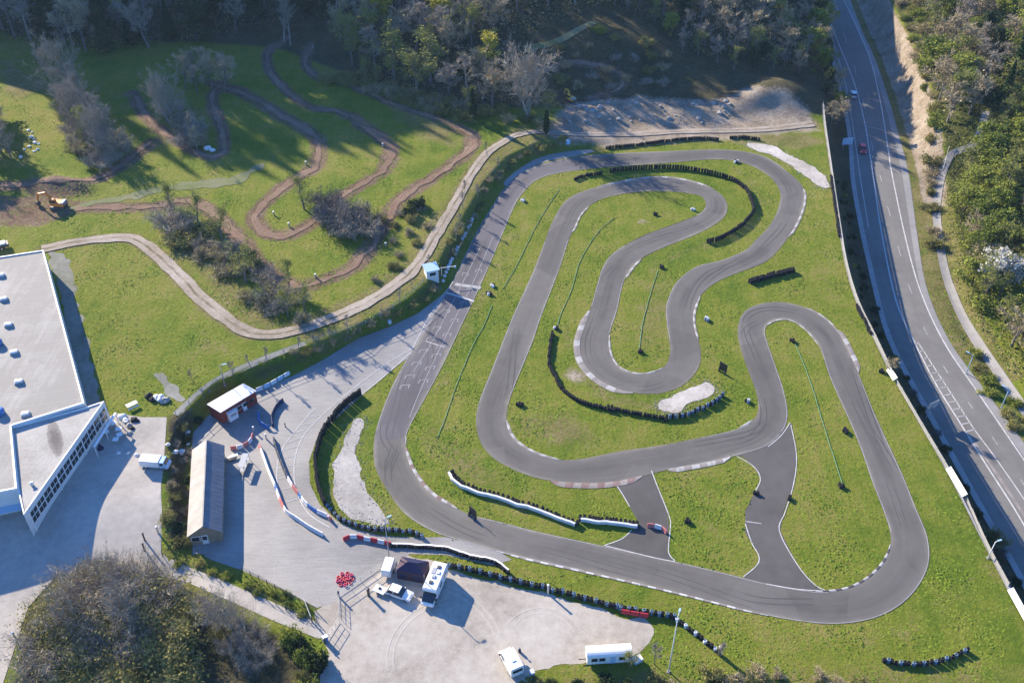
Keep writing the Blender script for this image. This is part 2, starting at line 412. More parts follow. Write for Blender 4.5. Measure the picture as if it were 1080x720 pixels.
soft_poly([(700,490),(780,490),(790,560),(770,600),(720,590),(705,540)], 0.4, 1, 8)
soft_poly([(0,60),(60,90),(20,105),(0,100)], 0.7, 1, 5)
soft_poly([(395,112),(440,110),(500,135),(480,160),(440,150)], 0.6, 1, 6)
soft_poly([(165,395),(205,400),(250,375),(262,360),(200,330)], 0.45, 1, 8)
soft_poly([(980,170),(1000,170),(1010,300),(1080,430),(1080,480),(1000,345),(972,290)], 0.5, 1, 4)
cover[..., 1] = np.maximum(cover[..., 1], np.where((sRR_ > 0) & (dRR_ < 9) & (GYY > 150), .8, 0))
soft_poly([(452,380),(470,340),(505,290),(540,235),(560,215),(548,260),(520,320),(490,390),(470,430),(445,430)], 0.5, 1, 6)
soft_poly([(760,170),(800,185),(815,215),(800,245),(770,262),(735,268),(690,290),(668,300),(690,270),(760,245),(795,222),(785,195)], 0.55, 1, 5)
soft_poly([(860,300),(900,360),(935,430),(950,440),(905,345),(872,265),(850,230),(852,260)], 0.5, 1, 6)
soft_poly([(950,640),(1010,600),(1040,580),(1030,640),(960,690),(880,705),(860,690)], 0.5, 1, 10)
soft_poly([(540,605),(700,650),(800,672),(860,680),(800,690),(700,668),(560,622)], 0.35, 1, 5)
# blue: bare earth
soft_poly([(595,112),(640,104),(700,103),(760,104),(785,93),(835,98),(855,118),(862,138),(760,146),(650,154),(588,150),(572,140)], 1.0, 2, 4)
soft_poly([(-20,206),(50,206),(100,214),(92,224),(40,238),(-20,240)], 1.0, 3, 3)
soft_poly([(20,190),(62,184),(95,196),(98,206),(60,212),(20,206)], 0.9, 3, 3)
soft_poly([(100,85),(180,90),(240,110),(245,160),(215,170),(160,140),(110,110)], 0.45, 3, 8)
soft_poly([(600,385),(622,395),(612,405),(595,395)], 0.9, 2, 3)
soft_poly([(672,228),(690,232),(680,240),(668,236)], 0.6, 2, 2)
cover[..., 2] = np.maximum(cover[..., 2], np.where(sRR_ > 0, sstep(1.5, 3, dRR_)*(1-sstep(7.5, 9.5, dRR_))*sstep(206, 228, GYY), 0))

def soft_line(px, wd, ch, amount):
    C = catmull([p[:2] for p in WL(px)], 6); d, _ = poly_dist(C, GXX, GYY); cover[..., ch] = np.maximum(cover[..., ch], amount*np.clip(1.15-d/wd, 0, 1))
for DP, wd in DIRT: soft_line(DP, wd*0.85 if np.isscalar(wd) else max(wd)*0.8, 3, 1.0)
soft_line(FARM, 3.0, 1, 0.9)
k = NT('ground_mat', 0.95, 0.1)
at = k.sep(k.attr('cover').outputs['Color'])
nA, nB, nC, nD = k.noise(0.035, 4), k.noise(0.22, 4), k.noise(1.3, 5, rough=0.65), k.noise(5.5, 4, rough=0.7)
f = k.math('ADD', k.math('ADD', k.math('MULTIPLY', nA, 0.42), k.math('MULTIPLY', nB, 0.34)), k.math('ADD', k.math('MULTIPLY', nC, 0.22), k.math('MULTIPLY', nD, 0.10)))
mow = k.noise(1.0, 3, k.scale(k.pos(), (0.9, 0.035, 1), R_(-24))); f = k.math('ADD', f, k.math('MULTIPLY', k.math('SUBTRACT', mow, 0.5), 0.16)); f = k.math('ADD', f, 0.03)
grass = k.ramp(f, [(0.38, (0.066, 0.120, 0.011)), (0.49, (0.130, 0.186, 0.018)), (0.57, (0.195, 0.222, 0.030)), (0.69, (0.275, 0.245, 0.068))])
dryc = k.ramp(k.math('ADD', k.math('MULTIPLY', nB, 0.5), k.math('MULTIPLY', nC, 0.5)), [(0.35, (0.12, 0.13, 0.03)), (0.52, (0.22, 0.19, 0.07)), (0.7, (0.33, 0.27, 0.14))])
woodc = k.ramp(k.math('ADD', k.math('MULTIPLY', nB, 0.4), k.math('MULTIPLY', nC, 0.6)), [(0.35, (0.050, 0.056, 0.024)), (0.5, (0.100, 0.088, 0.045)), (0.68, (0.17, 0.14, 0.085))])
soilc = k.ramp(k.math('ADD', k.math('MULTIPLY', nB, 0.55), k.math('MULTIPLY', nC, 0.45)), [(0.32, (0.17, 0.135, 0.10)), (0.48, (0.34, 0.275, 0.205)), (0.68, (0.50, 0.43, 0.345))])
wob = k.math('ADD', k.math('MULTIPLY', nC, 0.5), k.math('MULTIPLY', nB, 0.6))       # 0..1.1 about .55
def blend(base, layer, a):
    x = k.math('ADD', a, k.math('MULTIPLY', k.math('SUBTRACT', wob, 0.55), 0.9)); return k.mix(k.step(x, 0.38, 0.66), base, layer)
c = blend(grass, dryc, k.math('MULTIPLY', at[1], 1.22)); sx = k.n('ShaderNodeSeparateXYZ'); k.link(k.pos(), sx.inputs[0])
scrubc = k.ramp(k.math('ADD', k.math('MULTIPLY', nB, 0.5), k.math('MULTIPLY', nC, 0.5)), [(0.35, (0.040, 0.055, 0.014)), (0.5, (0.085, 0.095, 0.025)), (0.68, (0.16, 0.15, 0.05))])
east = k.step(k.math('MULTIPLY', sx.outputs[0], 0.01), 0.98, 1.04)
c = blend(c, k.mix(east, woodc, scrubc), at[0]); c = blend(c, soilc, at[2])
dirtc = k.ramp(k.math('ADD', k.math('MULTIPLY', nB, 0.5), k.math('MULTIPLY', nC, 0.5)), [(0.34, (0.115, 0.072, 0.048)), (0.5, (0.195, 0.128, 0.088)), (0.66, (0.28, 0.20, 0.142))])
c = blend(c, dirtc, k.attr('cover').outputs['Alpha'])
k.bump(k.math('ADD', k.math('MULTIPLY', nC, 0.7), k.math('MULTIPLY', nD, 0.6)), 1.0, 0.9)
M_GROUND = k.col(c)

nyy, nxx = GZ.shape
idx = np.arange(nyy*nxx).reshape(nyy, nxx)
me = bpy.data.meshes.new('ground'); V = np.c_[GXX.ravel(), GYY.ravel(), GZ.ravel()].astype(np.float32)
Fq = np.stack([idx[:-1, :-1], idx[:-1, 1:], idx[1:, 1:], idx[1:, :-1]], -1).reshape(-1, 4)
me.vertices.add(len(V)); me.vertices.foreach_set('co', V.ravel()); me.loops.add(Fq.size); me.loops.foreach_set('vertex_index', Fq.ravel().astype(np.int32))
me.polygons.add(len(Fq)); me.polygons.foreach_set('loop_start', np.arange(0, Fq.size, 4, dtype=np.int32)); me.update(calc_edges=True)
me.polygons.foreach_set('use_smooth', np.ones(len(Fq), bool))
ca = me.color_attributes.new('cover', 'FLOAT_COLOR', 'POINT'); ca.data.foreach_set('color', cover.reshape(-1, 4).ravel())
me.materials.append(M_GROUND); me.validate()
ground = bpy.data.objects.new('ground', me); COL.objects.link(ground); ground['kind'] = 'structure'

# ------------------------------------------------------------------ surface materials
def asphalt(name, base, wear=1.0, grain=0.18, streak=True, racing=True, rough=0.8):
    k = NT(name, rough, 0.25)
    uvn = k.n('ShaderNodeUVMap').outputs[0]
    uv = k.scale(uvn, (0.05, 7, 1)); n1 = k.noise(1.0, 5, uv, 0.6)
    uv2 = k.scale(uvn, (0.012, 2.2, 1)); n2 = k.noise(1.0, 3, uv2)
    g = k.noise(9, 3); big = k.noise(0.06, 4); mid = k.noise(0.5, 4)
    f = k.math('ADD', k.math('MULTIPLY', big, 0.5), k.math('MULTIPLY', mid, 0.25))
    f = k.math('ADD', f, k.math('MULTIPLY', g, grain))
    if streak: f = k.math('ADD', k.math('MULTIPLY', f, 0.75), k.math('MULTIPLY', n1, 0.26*wear))
    c = k.ramp(f, [(0.30, tuple(x*0.66 for x in base)), (0.5, base), (0.68, tuple(x*1.30 for x in base))])
    if racing:
        s = k.n('ShaderNodeSeparateXYZ'); k.link(uvn, s.inputs[0])
        ctr = k.math('ADD', k.math('MULTIPLY', n2, 0.8), 0.1)
        dd = k.math('ABSOLUTE', k.math('SUBTRACT', s.outputs[1], ctr))
        r = k.math('MULTIPLY', k.ramp(dd, [(0.0, 1.0), (0.34, 0.0)]), k.step(k.noise(0.05, 3), 0.42, 0.62))
        c = k.mix(k.math('MULTIPLY', r, 0.7), c, tuple(x*0.50 for x in (base[0], base[1], base[2]*1.05)))
        ed = k.math('ABSOLUTE', k.math('SUBTRACT', s.outputs[1], 0.5)); dust = k.math('MULTIPLY', k.step(k.math('ADD', ed, k.math('MULTIPLY', k.math('SUBTRACT', k.noise(0.35, 4), 0.5), 0.22)), 0.36, 0.52), k.step(k.noise(0.09, 2), 0.40, 0.62))
        c = k.mix(k.math('MULTIPLY', dust, 0.75), c, (0.25, 0.225, 0.175))
        pt = k.n('ShaderNodeTexVoronoi'); pt.inputs['Scale'].default_value = 0.085; k.link(k.pos(), pt.inputs['Vector']); pc = k.sep(pt.outputs['Color'])
        c = k.mix(k.math('MULTIPLY', k.step(pc[0], 0.72, 0.74), 0.28), c, tuple(x*0.68 for x in base)); c = k.mix(k.math('MULTIPLY', k.step(pc[1], 0.78, 0.80), 0.22), c, tuple(x*1.4 for x in base))
    k.bump(g, 0.25, 0.02)
    return k.col(c)
M_TRACK = asphalt('track_asphalt', (0.124, 0.115, 0.104))
M_LANE = asphalt('old_asphalt', (0.094, 0.087, 0.081), racing=False, streak=False)
M_START = asphalt('start_asphalt', (0.088, 0.082, 0.088), wear=3.2, racing=True)
M_ROAD = asphalt('road_asphalt', (0.178, 0.169, 0.154), wear=0.8, racing=False)
M_PATH = asphalt('path_asphalt', (0.26, 0.25, 0.24), racing=False, streak=False)
M_GUTTER = plain('concrete_gutter', (0.30, 0.295, 0.285), 0.9, 0.1, 0.15, vscale=0.7)

k = NT('paddock_asphalt', 0.5, 0.5)
rp = k.scale(k.pos(), (0.35, 2.6, 1), R_(-38)); st = k.noise(1.0, 5, rp, 0.6, 0.3)
f = k.math('ADD', k.math('MULTIPLY', k.noise(0.07, 5), 0.55), k.math('ADD', k.math('MULTIPLY', st, 0.28), k.math('MULTIPLY', k.noise(3.0, 5), 0.2)))
c = k.ramp(f, [(0.36, (0.135, 0.131, 0.130)), (0.5, (0.218, 0.206, 0.190)), (0.64, (0.298, 0.282, 0.260))])
crack = k.step(k.voro(0.16, k.mix(0.12, k.pos(), k.n('ShaderNodeTexNoise').outputs[1]), 'Distance', 'DISTANCE_TO_EDGE'), 0.0, 0.012)
c = k.mix(k.math('MULTIPLY', k.math('SUBTRACT', 1.0, crack), 0.25), c, (0.14, 0.14, 0.14)); k.bump(k.noise(8, 3), 0.25, 0.03); M_PADDOCK = k.col(c)

def gravel(name, lo, mid_, hi, sc_=1.0, bumpd=0.06):
    k = NT(name, 0.95, 0.1)
    f = k.math('ADD', k.math('MULTIPLY', k.noise(0.09*sc_, 5), 0.45), k.math('ADD', k.math('MULTIPLY', k.noise(0.8*sc_, 5, None, 0.65), 0.33), k.math('MULTIPLY', k.noise(6*sc_, 4), 0.24)))
    c = k.ramp(f, [(0.36, lo), (0.51, mid_), (0.66, hi)]); k.bump(k.noise(5*sc_, 5), 0.5, bumpd); return k.col(c)
M_CARPARK = gravel('car_park_gravel', (0.25, 0.22, 0.18), (0.385, 0.345, 0.292), (0.475, 0.435, 0.38))
M_YARD = gravel('yard_surface', (0.27, 0.25, 0.22), (0.375, 0.345, 0.305), (0.46, 0.425, 0.38))
M_TRAP = gravel('gravel_trap', (0.25, 0.23, 0.20), (0.38, 0.355, 0.32), (0.50, 0.47, 0.43), 1.6, 0.2)
M_RUBBLE = gravel('pale_rubble', (0.27, 0.24, 0.20), (0.46, 0.42, 0.37), (0.62, 0.58, 0.53), 1.6, 0.25)
def rutted(name, lo, mid_, hi, rut, freq, sharp):
    k = NT(name, 0.97, 0.08); uvn = k.n('ShaderNodeUVMap').outputs[0]; sp = k.n('ShaderNodeSeparateXYZ'); k.link(uvn, sp.inputs[0])
    wv = k.math('ADD', sp.outputs[1], k.math('MULTIPLY', k.math('SUBTRACT', k.noise(0.25, 3), 0.5), 0.35))
    st = k.math('ABSOLUTE', k.math('SINE', k.math('MULTIPLY', wv, 3.14159*freq)))
    f = k.math('ADD', k.math('MULTIPLY', k.noise(0.12, 5), 0.4), k.math('ADD', k.math('MULTIPLY', k.noise(1.1, 5, None, 0.65), 0.38), k.math('MULTIPLY', k.noise(6, 4), 0.24)))
    c = k.ramp(f, [(0.36, lo), (0.51, mid_), (0.66, hi)])
    c = k.mix(k.math('MULTIPLY', k.step(st, sharp, 1.0), k.step(k.noise(0.3, 3), 0.3, 0.6)), c, rut)
    k.bump(k.math('ADD', k.math('MULTIPLY', st, 0.4), k.noise(4, 4)), 0.6, 0.12); return k.col(c)
M_DIRT = rutted('brown_dirt', (0.125, 0.080, 0.055), (0.21, 0.14, 0.098), (0.30, 0.215, 0.155), (0.185, 0.12, 0.083), 2, 0.85)
M_FARM = rutted('pale_track', (0.20, 0.165, 0.12), (0.32, 0.27, 0.215), (0.42, 0.37, 0.31), (0.14, 0.115, 0.065), 1, 0.93)
M_FAINT = gravel('faint_track', (0.10, 0.13, 0.04), (0.165, 0.175, 0.085), (0.22, 0.21, 0.14), 1.4, 0.1)
M_GREYPATH = gravel('grey_track', (0.11, 0.12, 0.08), (0.20, 0.20, 0.17), (0.29, 0.28, 0.25), 1.2, 0.1)
M_PAINT = plain('white_paint', (0.47, 0.46, 0.44), 0.7, 0.2, 0.22, vscale=0.8)
M_WORN = plain('worn_white_paint', (0.33, 0.325, 0.32), 0.8, 0.2, 0.25, vscale=0.8)
M_RED = plain('red_paint', (0.20, 0.135, 0.122), 0.7, 0.2, 0.25, vscale=0.8)
M_KERBW = plain('kerb_white', (0.36, 0.35, 0.33), 0.8, 0.2, 0.25, vscale=0.8)
M_PALEK = plain('pale_kerb', (0.24, 0.215, 0.195), 0.85, 0.15, 0.2, vscale=0.6)

# ------------------------------------------------------------------ karting circuit
ST = [((394,482),(428,470)),((396,455),(431,452)),((410,415),(454,410)),((428,380),(472,375)),((450,345),(486,345)),((477,297),(507,301)),((500,250),(528,252)),((517,221),(541,221)),
((531,200),(551,204)),((549,183),(566,190)),((576,172),(592,182)),((627,163.5),(640,176.5)),((710,159.5),(706,172)),((765,158),(758,168)),((806,165),(790,174)),((830,181),(812,187)),((846,196),(823,203)),
((848,214),(820,222)),((840,236),(811,239)),((825,259),(797,253)),((808,276),(786,264)),((780,287),(760,275)),((755,298),(735,281)),((738,313),(714,297)),((731,332),(703,320)),((733,350),(703,340)),((738,364),(706,360)),
((738,385),(706,377)),((722,405),(699,388)),((695,415),(684,394)),((661,413),(668,394)),((634,402),(652,387)),((615,383),(644,374)),((611,362),(642,359)),((616,345),(645,345)),((622,328),(651,327)),((629,303),(656,303)),
((636,281),(663,287)),((648,266),(676,273)),((677,249),(700,261)),((715,235),(733,248)),((735,227),(757,235)),((744,219),(767,223)),((742,209),(764,209)),((730,204.5),(748,198)),((706,202),(715,189)),((680,202),(682,188)),
((655,205),(648,194)),((632,211),(620,200)),((614,224),(597,211)),((606,240),(583,233)),((600,253),(574,256)),((592,278),(565,280)),((582,305),(553,307)),((571,333),(541,333)),((562,360),(531,358)),((549,392),(517,394)),
((538,420),(505,424)),((534,443),(502,446)),((540,461),(508,469)),((558,475),(526,487)),((584,484),(562,503)),((612,484),(602,509)),((652,476),(648,508)),((700,469),(705,495)),((740,461),(745,488)),((772,454),(785,478)),
((789,447),(812,468)),((799,436),(830,446)),((798,415),(828,417)),((788,388),(818,386)),((779,360),(808,357)),((779,340),(807,347)),((788,326),(811,341)),((809,319),(820,337)),((835,320),(833,337)),((859,329),(846,344)),
((876,341),(858,356)),((890,360),(866,370)),((905,393),(876,400)),((921,433),(894,440)),((937,468),(907,471)),((953,503),(919,506)),((967,538),(931,537)),((978,565),(939,562)),((980,592),(938,581)),((970,616),(930,596)),
((952,636),(914,611)),((927,650),(893,621)),((895,657),(868,624)),((860,657),(848,622)),((810,649),(808,615)),((755,635),(760,603)),((690,619),(695,588)),((615,602),(625,573)),((560,590),(565,560)),((520,580),(527,550)),
((490,571),(498,543)),((458,561),(473,532)),((426,541),(455,521)),((406,513),(439,502)),((397,496),(430,484))]
KS = 10
TL = catmull([PZ(*a) for a, b in ST], KS, True); TR = catmull([PZ(*b) for a, b in ST], KS, True)
# smooth the traced edges a little
def smooth_closed(P, n):
    for _ in range(n): P = (np.roll(P, 1, 0)+2*P+np.roll(P, -1, 0))/4
    return P
TL = smooth_closed(TL, 6); TR = smooth_closed(TR, 6)
strip('kart_track', TL, TR, 0.045, M_TRACK, 1, closed=True)
NS_ = len(ST)*KS
def edge(side, a, b):
    """edge points and outward unit vectors for stations a..b (floats allowed)"""
    ids = [i % NS_ for i in range(int(round(a*KS)), int(round(b*KS))+1)]
    A, B = (TL, TR) if side == 'L' else (TR, TL)
    E = A[ids]; O = A[ids]-B[ids]; O = O/np.hypot(O[:, 0], O[:, 1])[:, None]; return E, O
def even(E, O, step):
    d = np.r_[0, np.cumsum(np.hypot(*np.diff(E, axis=0).T))]; n = max(2, int(d[-1]/step)+1); q = np.linspace(0, d[-1], n)
    f = lambda A: np.stack([np.interp(q, d, A[:, 0]), np.interp(q, d, A[:, 1])], 1)
    return f(E), f(O)
def kerb(side, a, b, wd, mats, block=1.0, per=1, h=0.07, taper=True, inset=0.05):
    wd *= 0.72; E, O = even(*edge(side, a, b), block/per); n = len(E)
    wv = np.full(n, wd)
    if taper: t = np.linspace(0, 1, n); wv = wd*np.clip(np.minimum(t, 1-t)*7+0.25, 0.25, 1)
    A = E-O*inset; B = E+O*wv[:, None]
    mi = [(i//per) % len(mats) for i in range(n)]
    return strip('kerb', A, B, [0.062, h+0.03, h], None, 2, mats=mats, midx=mi)
def edge_line(side, a, b, mat=None, wd=0.16, inset=0.22, name='edge_line'):
    E, O = edge(side, a, b); A = E-O*inset; return strip('track_marking', A, A-O*wd, 0.056, mat or M_WORN, 1, mask=False)
kerb('R', 100.2, 104.8, 0.75, [M_KERBW, M_PALEK, M_RED, M_PALEK], 1.1) if False else None
kerb('R', 97.6, 101.9, 0.75, [M_KERBW, M_PALEK, M_KERBW, M_RED], 1.1)
kerb('R', 0.1, 0.6, 0.6, [M_KERBW, M_PALEK], 1.1)
kerb('L', 91.0, 95.9, 0.42, [M_PAINT, M_PALEK], 1.2)
kerb('R', 61.5, 63.5, 1.7, [M_RED, M_PALEK], 1.25)
kerb('L', 58.0, 61.2, 0.7, [M_PALEK, M_KERBW], 1.2)
kerb('R', 64.0, 65.6, 1.3, [M_PALEK, M_KERBW], 1.3)
kerb('L', 29.8, 35.0, 1.7, [M_PALEK, M_PALEK, M_KERBW], 1.6)
kerb('R', 28.0, 33.4, 0.5, [M_KERBW, M_PALEK, M_WORN], 0.9)
kerb('L', 16.2, 18.6, 0.9, [M_KERBW, M_PALEK], 1.6)
kerb('L', 22.6, 26.0, 0.8, [M_KERBW, M_PALEK], 1.2) if False else kerb('R', 100.0, 100.2, 0.2, [M_KERBW], 1.0)
kerb('L', 23.0, 25.6, 0.7, [M_KERBW, M_PALEK], 1.2)
kerb('R', 36.6, 38.0, 0.7, [M_KERBW, M_PALEK], 1.2)
kerb('L', 48.6, 50.4, 0.6, [M_KERBW, M_PALEK], 1.2)
kerb('R', 43.8, 47.6, 1.0, [M_PALEK, M_PALEK, M_KERBW], 1.5)
kerb('R', 72.6, 77.6, 0.5, [M_KERBW, M_PALEK], 1.3)
kerb('L', 75.6, 77.4, 0.5, [M_KERBW, M_PALEK], 1.3)
kerb('L', 77.4, 79.0, 1.4, [M_PALEK, M_PALEK, M_KERBW], 1.6)
kerb('R', 84.6, 89.4, 0.5, [M_KERBW, M_LANE], 1.0)
kerb('L', 66.4, 67.4, 0.5, [M_KERBW], 1.0)
for s_, a, b in (('L', 1.0, 8.5), ('R', 0.5, 10.5), ('L', 94.0, 99.0), ('R', 88.8, 93.0), ('R', 93.2, 97.0), ('L', 81, 91), ('R', 67.6, 72.5), ('R', 78, 84), ('L', 65.0, 67), ('L', 9, 15), ('L', 51, 57), ('R', 51, 57), ('R', 64, 67.5), ('L', 35.2, 41), ('R', 33.6, 36.2), ('L', 38.4, 42), ('R', 20, 26), ('L', 79, 81)):
    edge_line(s_, a, b, M_WORN, 0.09, 0.10)

M_RUBBER = asphalt('rubber_marks', (0.080, 0.076, 0.074), racing=False)
rgm = np.random.default_rng(21)
for q_ in range(38):
    a = rgm.uniform(0, len(ST)); b_ = a+rgm.uniform(0.8, 3.2); du0, du1 = rgm.uniform(.2, .8), rgm.uniform(.2, .8)
    ids = [i % NS_ for i in range(int(a*KS), int(b_*KS)+1)]
    if len(ids) < 6: continue
    tt = np.linspace(0, 1, len(ids)); u_ = (du0+(du1-du0)*(tt*tt*(3-2*tt)))[:, None]; C_ = TL[ids]*(1-u_)+TR[ids]*u_; N_ = normals(C_); wv = (rgm.uniform(.06, .17)*np.sin(np.pi*tt)**.4)[:, None]
    for o_ in (0, 1.05): strip('tyre_mark', C_+N_*(o_+wv), C_+N_*(o_-wv), 0.051+0.0004*q_*.1, M_RUBBER, 1, mask=False)
# infield connecting lanes and light apron beside the top straight
area('lane', [(646,507),(652,516),(664,534),(675,553),(666,560),(655,568),(637,577),(660,590),(716,596),(704,582),(706,556),(704,540),(692,510),(686,494)], 0.03, M_LANE, False)
area('lane', [(772,478),(784,482),(795,492),(802,505),(797,517),(786,538),(786,562),(800,585),(799,595),(784,609),(795,617),(872,626),(860,617),(842,597),(823,560),(826,540),(837,510),(840,480),(835,446),(820,455)], 0.03, M_LANE, False)
for pts in ([(687,496),(693,512),(706,545),(707,556),(705,582),(712,591)], [(650,511),(657,522),(664,534)], [(637,575),(656,568),(666,559)], [(777,481),(795,492),(802,505),(797,517)], [(786,552),(793,573),(800,585),(799,595),(784,608)], [(834,448),(840,480),(837,510),(828,540),(822,560),(842,597),(860,617),(870,622)], [(810,471),(824,459),(833,446)], [(808,615.5),(840,621),(868,623)], [(638,575),(690,588),(712,592)]):
    ribbon('track_marking', pts, 0.15, 0.058, M_PAINT, 6, 0.8, 1, mask=False)
area('run_off_apron', [(531,193),(545,180),(565,168),(590,161),(621,158),(624,161),(600,166),(575,171),(552,181),(537,195)], 0.03, M_PADDOCK, True)
area('track_marking', [(786,549),(803,551.5),(803,552.5),(786,550.2)], 0.05, M_WORN, False, mask=False)
# gravel traps
area('gravel_trap', [(362,466),(372,444),(384,443),(380,460),(379,480),(386,510),(402,538),(411,552),(398,554),(380,548),(362,540),(352,515),(352,490)], 0.03, M_TRAP, jag=0.28)
area('gravel_trap', [(695,426),(705,420),(740,404),(750,407),(752,414),(735,424),(712,435),(697,432)], 0.06, M_RUBBLE, jag=0.3)
area('gravel_trap', [(788,151.5),(812,153),(835,164),(858,177),(873,189),(873,198),(862,196),(845,183),(820,167),(795,158)], 0.06, M_RUBBLE, jag=0.3)
def pebbles(px, n, seed, mat, label, spread=0.9):
    P = catmull(np.array([p[:2] for p in WL(px)]), 6, True); rg = np.random.default_rng(seed); V = []; F = []
    for i in range(n):
        c = P[rg.integers(len(P))]+rg.normal(0, spread, 2); s_ = rg.uniform(.05, .17); z = float(H(*c))+.03; a = rg.uniform(0, 6.28, 3)+np.array([0, 2.1, 4.2]); b = len(V)
        V += [(c[0]+s_*math.cos(t), c[1]+s_*math.sin(t), z) for t in a]+[(c[0], c[1], z+s_*rg.uniform(.5, .9))]; F += [(b, b+1, b+3), (b+1, b+2, b+3), (b+2, b, b+3)]
    tag(mesh_np('gravel', V, F, mat), label, 'gravel', kind='stuff')
TRAPS = ([(362,466),(372,444),(384,443),(380,460),(379,480),(386,510),(402,538),(411,552),(398,554),(380,548),(362,540),(352,515),(352,490)], [(695,426),(705,420),(740,404),(750,407),(752,414),(735,424),(712,435),(697,432)], [(788,151.5),(812,153),(835,164),(858,177),(873,189),(873,198),(862,196),(845,183),(820,167),(795,158)])
for q_, (tp, nn_, lb) in enumerate(zip(TRAPS, (900, 700, 800), ('stones spilling round the long gravel trap by the paddock', 'stones spilling round the pale gravel patch', 'stones spilling round the rubble strip at the top corner'))): pebbles(tp, nn_, q_, M_TRAP if q_ == 0 else M_RUBBLE, lb, .7)
# paddock, car park, yard
area('paddock', [(489,284),(478,303),(466,311),(440,331),(410,345),(377,357),(345,377),(310,396),(272,411),(240,424),(218,440),(204,456),(201,480),(203,578),(222,590),(255,601),(300,622),(334,641),(365,630),(412,596),(432,584),(470,585),(520,596),(540,590),(520,578),(470,566),(445,566.5),(420,566),(400,564),(375,558),(355,549),(337,531),(327,510),(326,486),(335,460),(356,440),(384,415),(405,397),(425,381),(440,372),(470,330)], 0.03, M_PADDOCK, False)
area('car_park', [(333,645),(360,627),(404,597),(432,586),(455,590),(470,599),(505,608),(540,617),(580,627),(620,638),(655,647),(684,653),(690,662),(686,676),(672,688),(664,694),(615,697),(590,702),(565,708),(552,714),(540,722),(420,760),(340,760),(338,720),(345,690),(338,664)], 0.025, M_CARPARK, False, jag=0.22)
area('yard', [(-60,640),(-60,540),(20,540),(85,470),(112,440),(124,436),(150,440),(176,440),(174,470),(171,540),(170,584),(200,598),(240,614),(290,636),(332,655),(348,672),(335,673),(290,655),(250,637),(200,615),(160,604),(140,602),(60,606),(30,640),(10,700),(-10,760),(-90,760)], 0.06, M_YARD, False, grid=1.0)
area('yard', [(67,268),(76,285),(80,310),(95,370),(106,430),(92,430),(85,424),(60,300),(50,268)], 0.02, M_GREYPATH, True, jag=0.3)
area('grass_verge', [(-40,700),(-20,660),(15,612),(17,620),(2,655),(-20,700)], 0.04, M_GROUND, True) 
area('path', [(160,394),(172,393),(186,408),(197,420),(186,424),(172,408)], 0.035, M_GREYPATH, True, jag=0.3)
# motocross tracks, farm track, dirt yard
for q_, (pts, wd) in enumerate(DIRT): ribbon('dirt_track', pts, [x*RNG.uniform(.28, .6) for x in list(wd)*3] if not np.isscalar(wd) else [wd*q for q in (.1, .5, .3, .55, .35, .5, .1)], 0.05+0.013*q_, M_DIRT, 8, 1.0, 4, jag=0.28)
ribbon('gravel_path', [(62,224),(100,214),(150,205),(200,196),(245,190),(282,170)], [1,2.5,3,4,1], 0.055, M_FAINT, 8, 1.0, 3, jag=0.5)
ribbon('farm_track', FARM, [3.0,3.2,3.0,2.8,2.4,2.2,2.4,2.8], 0.16, M_FARM, 8, 1.0, 4, jag=0.1)
ribbon('path', [(187,438),(225,404),(270,382),(322,362)], [2.2,1.6,1.2], 0.06, M_GREYPATH, 8, 1.0, 2)
ribbon('path', [(552,52),(590,43),(628,24)], 2.2, 0.15, M_FAINT, 8, 1.0, 3)

# ------------------------------------------------------------------ highway
def off_line(P, o):
    P = resample(P, 2.0); return P+normals(P)*o
RLc, RRc = RL_, RR_
def pair(A, B, n=360):
    f = lambda P: (lambda d: np.stack([np.interp(np.linspace(0, d[-1], n), d, P[:, i]) for i in (0, 1)], 1))(np.r_[0, np.cumsum(np.hypot(*np.diff(P, axis=0).T))])
    return f(A), f(B)
RC = ext(catmull([p for p in RL_[1:-1]], 6), 400, 200); RD = ext(catmull([p for p in RR_[1:-1]], 6), 400, 200)
A, B = pair(RC, RD)
strip('highway', A, B, 0.04, M_ROAD, 3)
def along(f0, f1, mat, off=0.055, a=0, b=None, name='road_marking'):
    s = slice(a, b); strip(name, (A*(1-f0)+B*f0)[s], (A*(1-f1)+B*f1)[s], off, mat, 1, mask=False)
strip('concrete_gutter', A-normals(A)*-0.0+normals(A)*-1.15, A, [0.09, 0.07], M_GUTTER, 1)
strip('hard_shoulder', A*0.13+B*0.87, A*0.01+B*0.99, 0.048, M_PATH, 1, mask=False)
wl = lambda pts, wd, mat=M_PAINT, off=0.055: ribbon('road_marking', [PZ(u, v, ROADZ) for u, v in pts], wd, off, mat, 6, 1.0, 1, world=True, mask=False)
wl([(866,0),(884,45),(900,85),(911,125),(917,160),(920,180),(930,247),(945,317),(964,360),(987,405),(1010,442),(1040,490),(1075,545),(1120,625)], 0.28)
wl([(968,361),(1005,418),(1027,452),(1050,483),(1085,534),(1130,605)], 0.2)
wl([(890,0),(915,55),(928,105),(937,160),(940,180),(954,247),(970,305),(995,360),(1032,415),(1080,485),(1130,560)], 0.28)
wl([(861,-20),(879,45),(892,90),(902,150),(907,185),(916,240)], 0.18)
for i in range(13):
    f = i/12; u0, v0 = np.interp(f, [0, .45, 1], [965, 987, 1018]), np.interp(f, [0, .45, 1], [363, 405, 455]); u1, v1 = np.interp(f, [0, .45, 1], [970, 997, 1029]), np.interp(f, [0, .45, 1], [362, 403, 453])
    wl([(u0, v0), ((u0+u1)/2, (v0+v1)/2), (u1, v1)], 0.26, M_WORN)
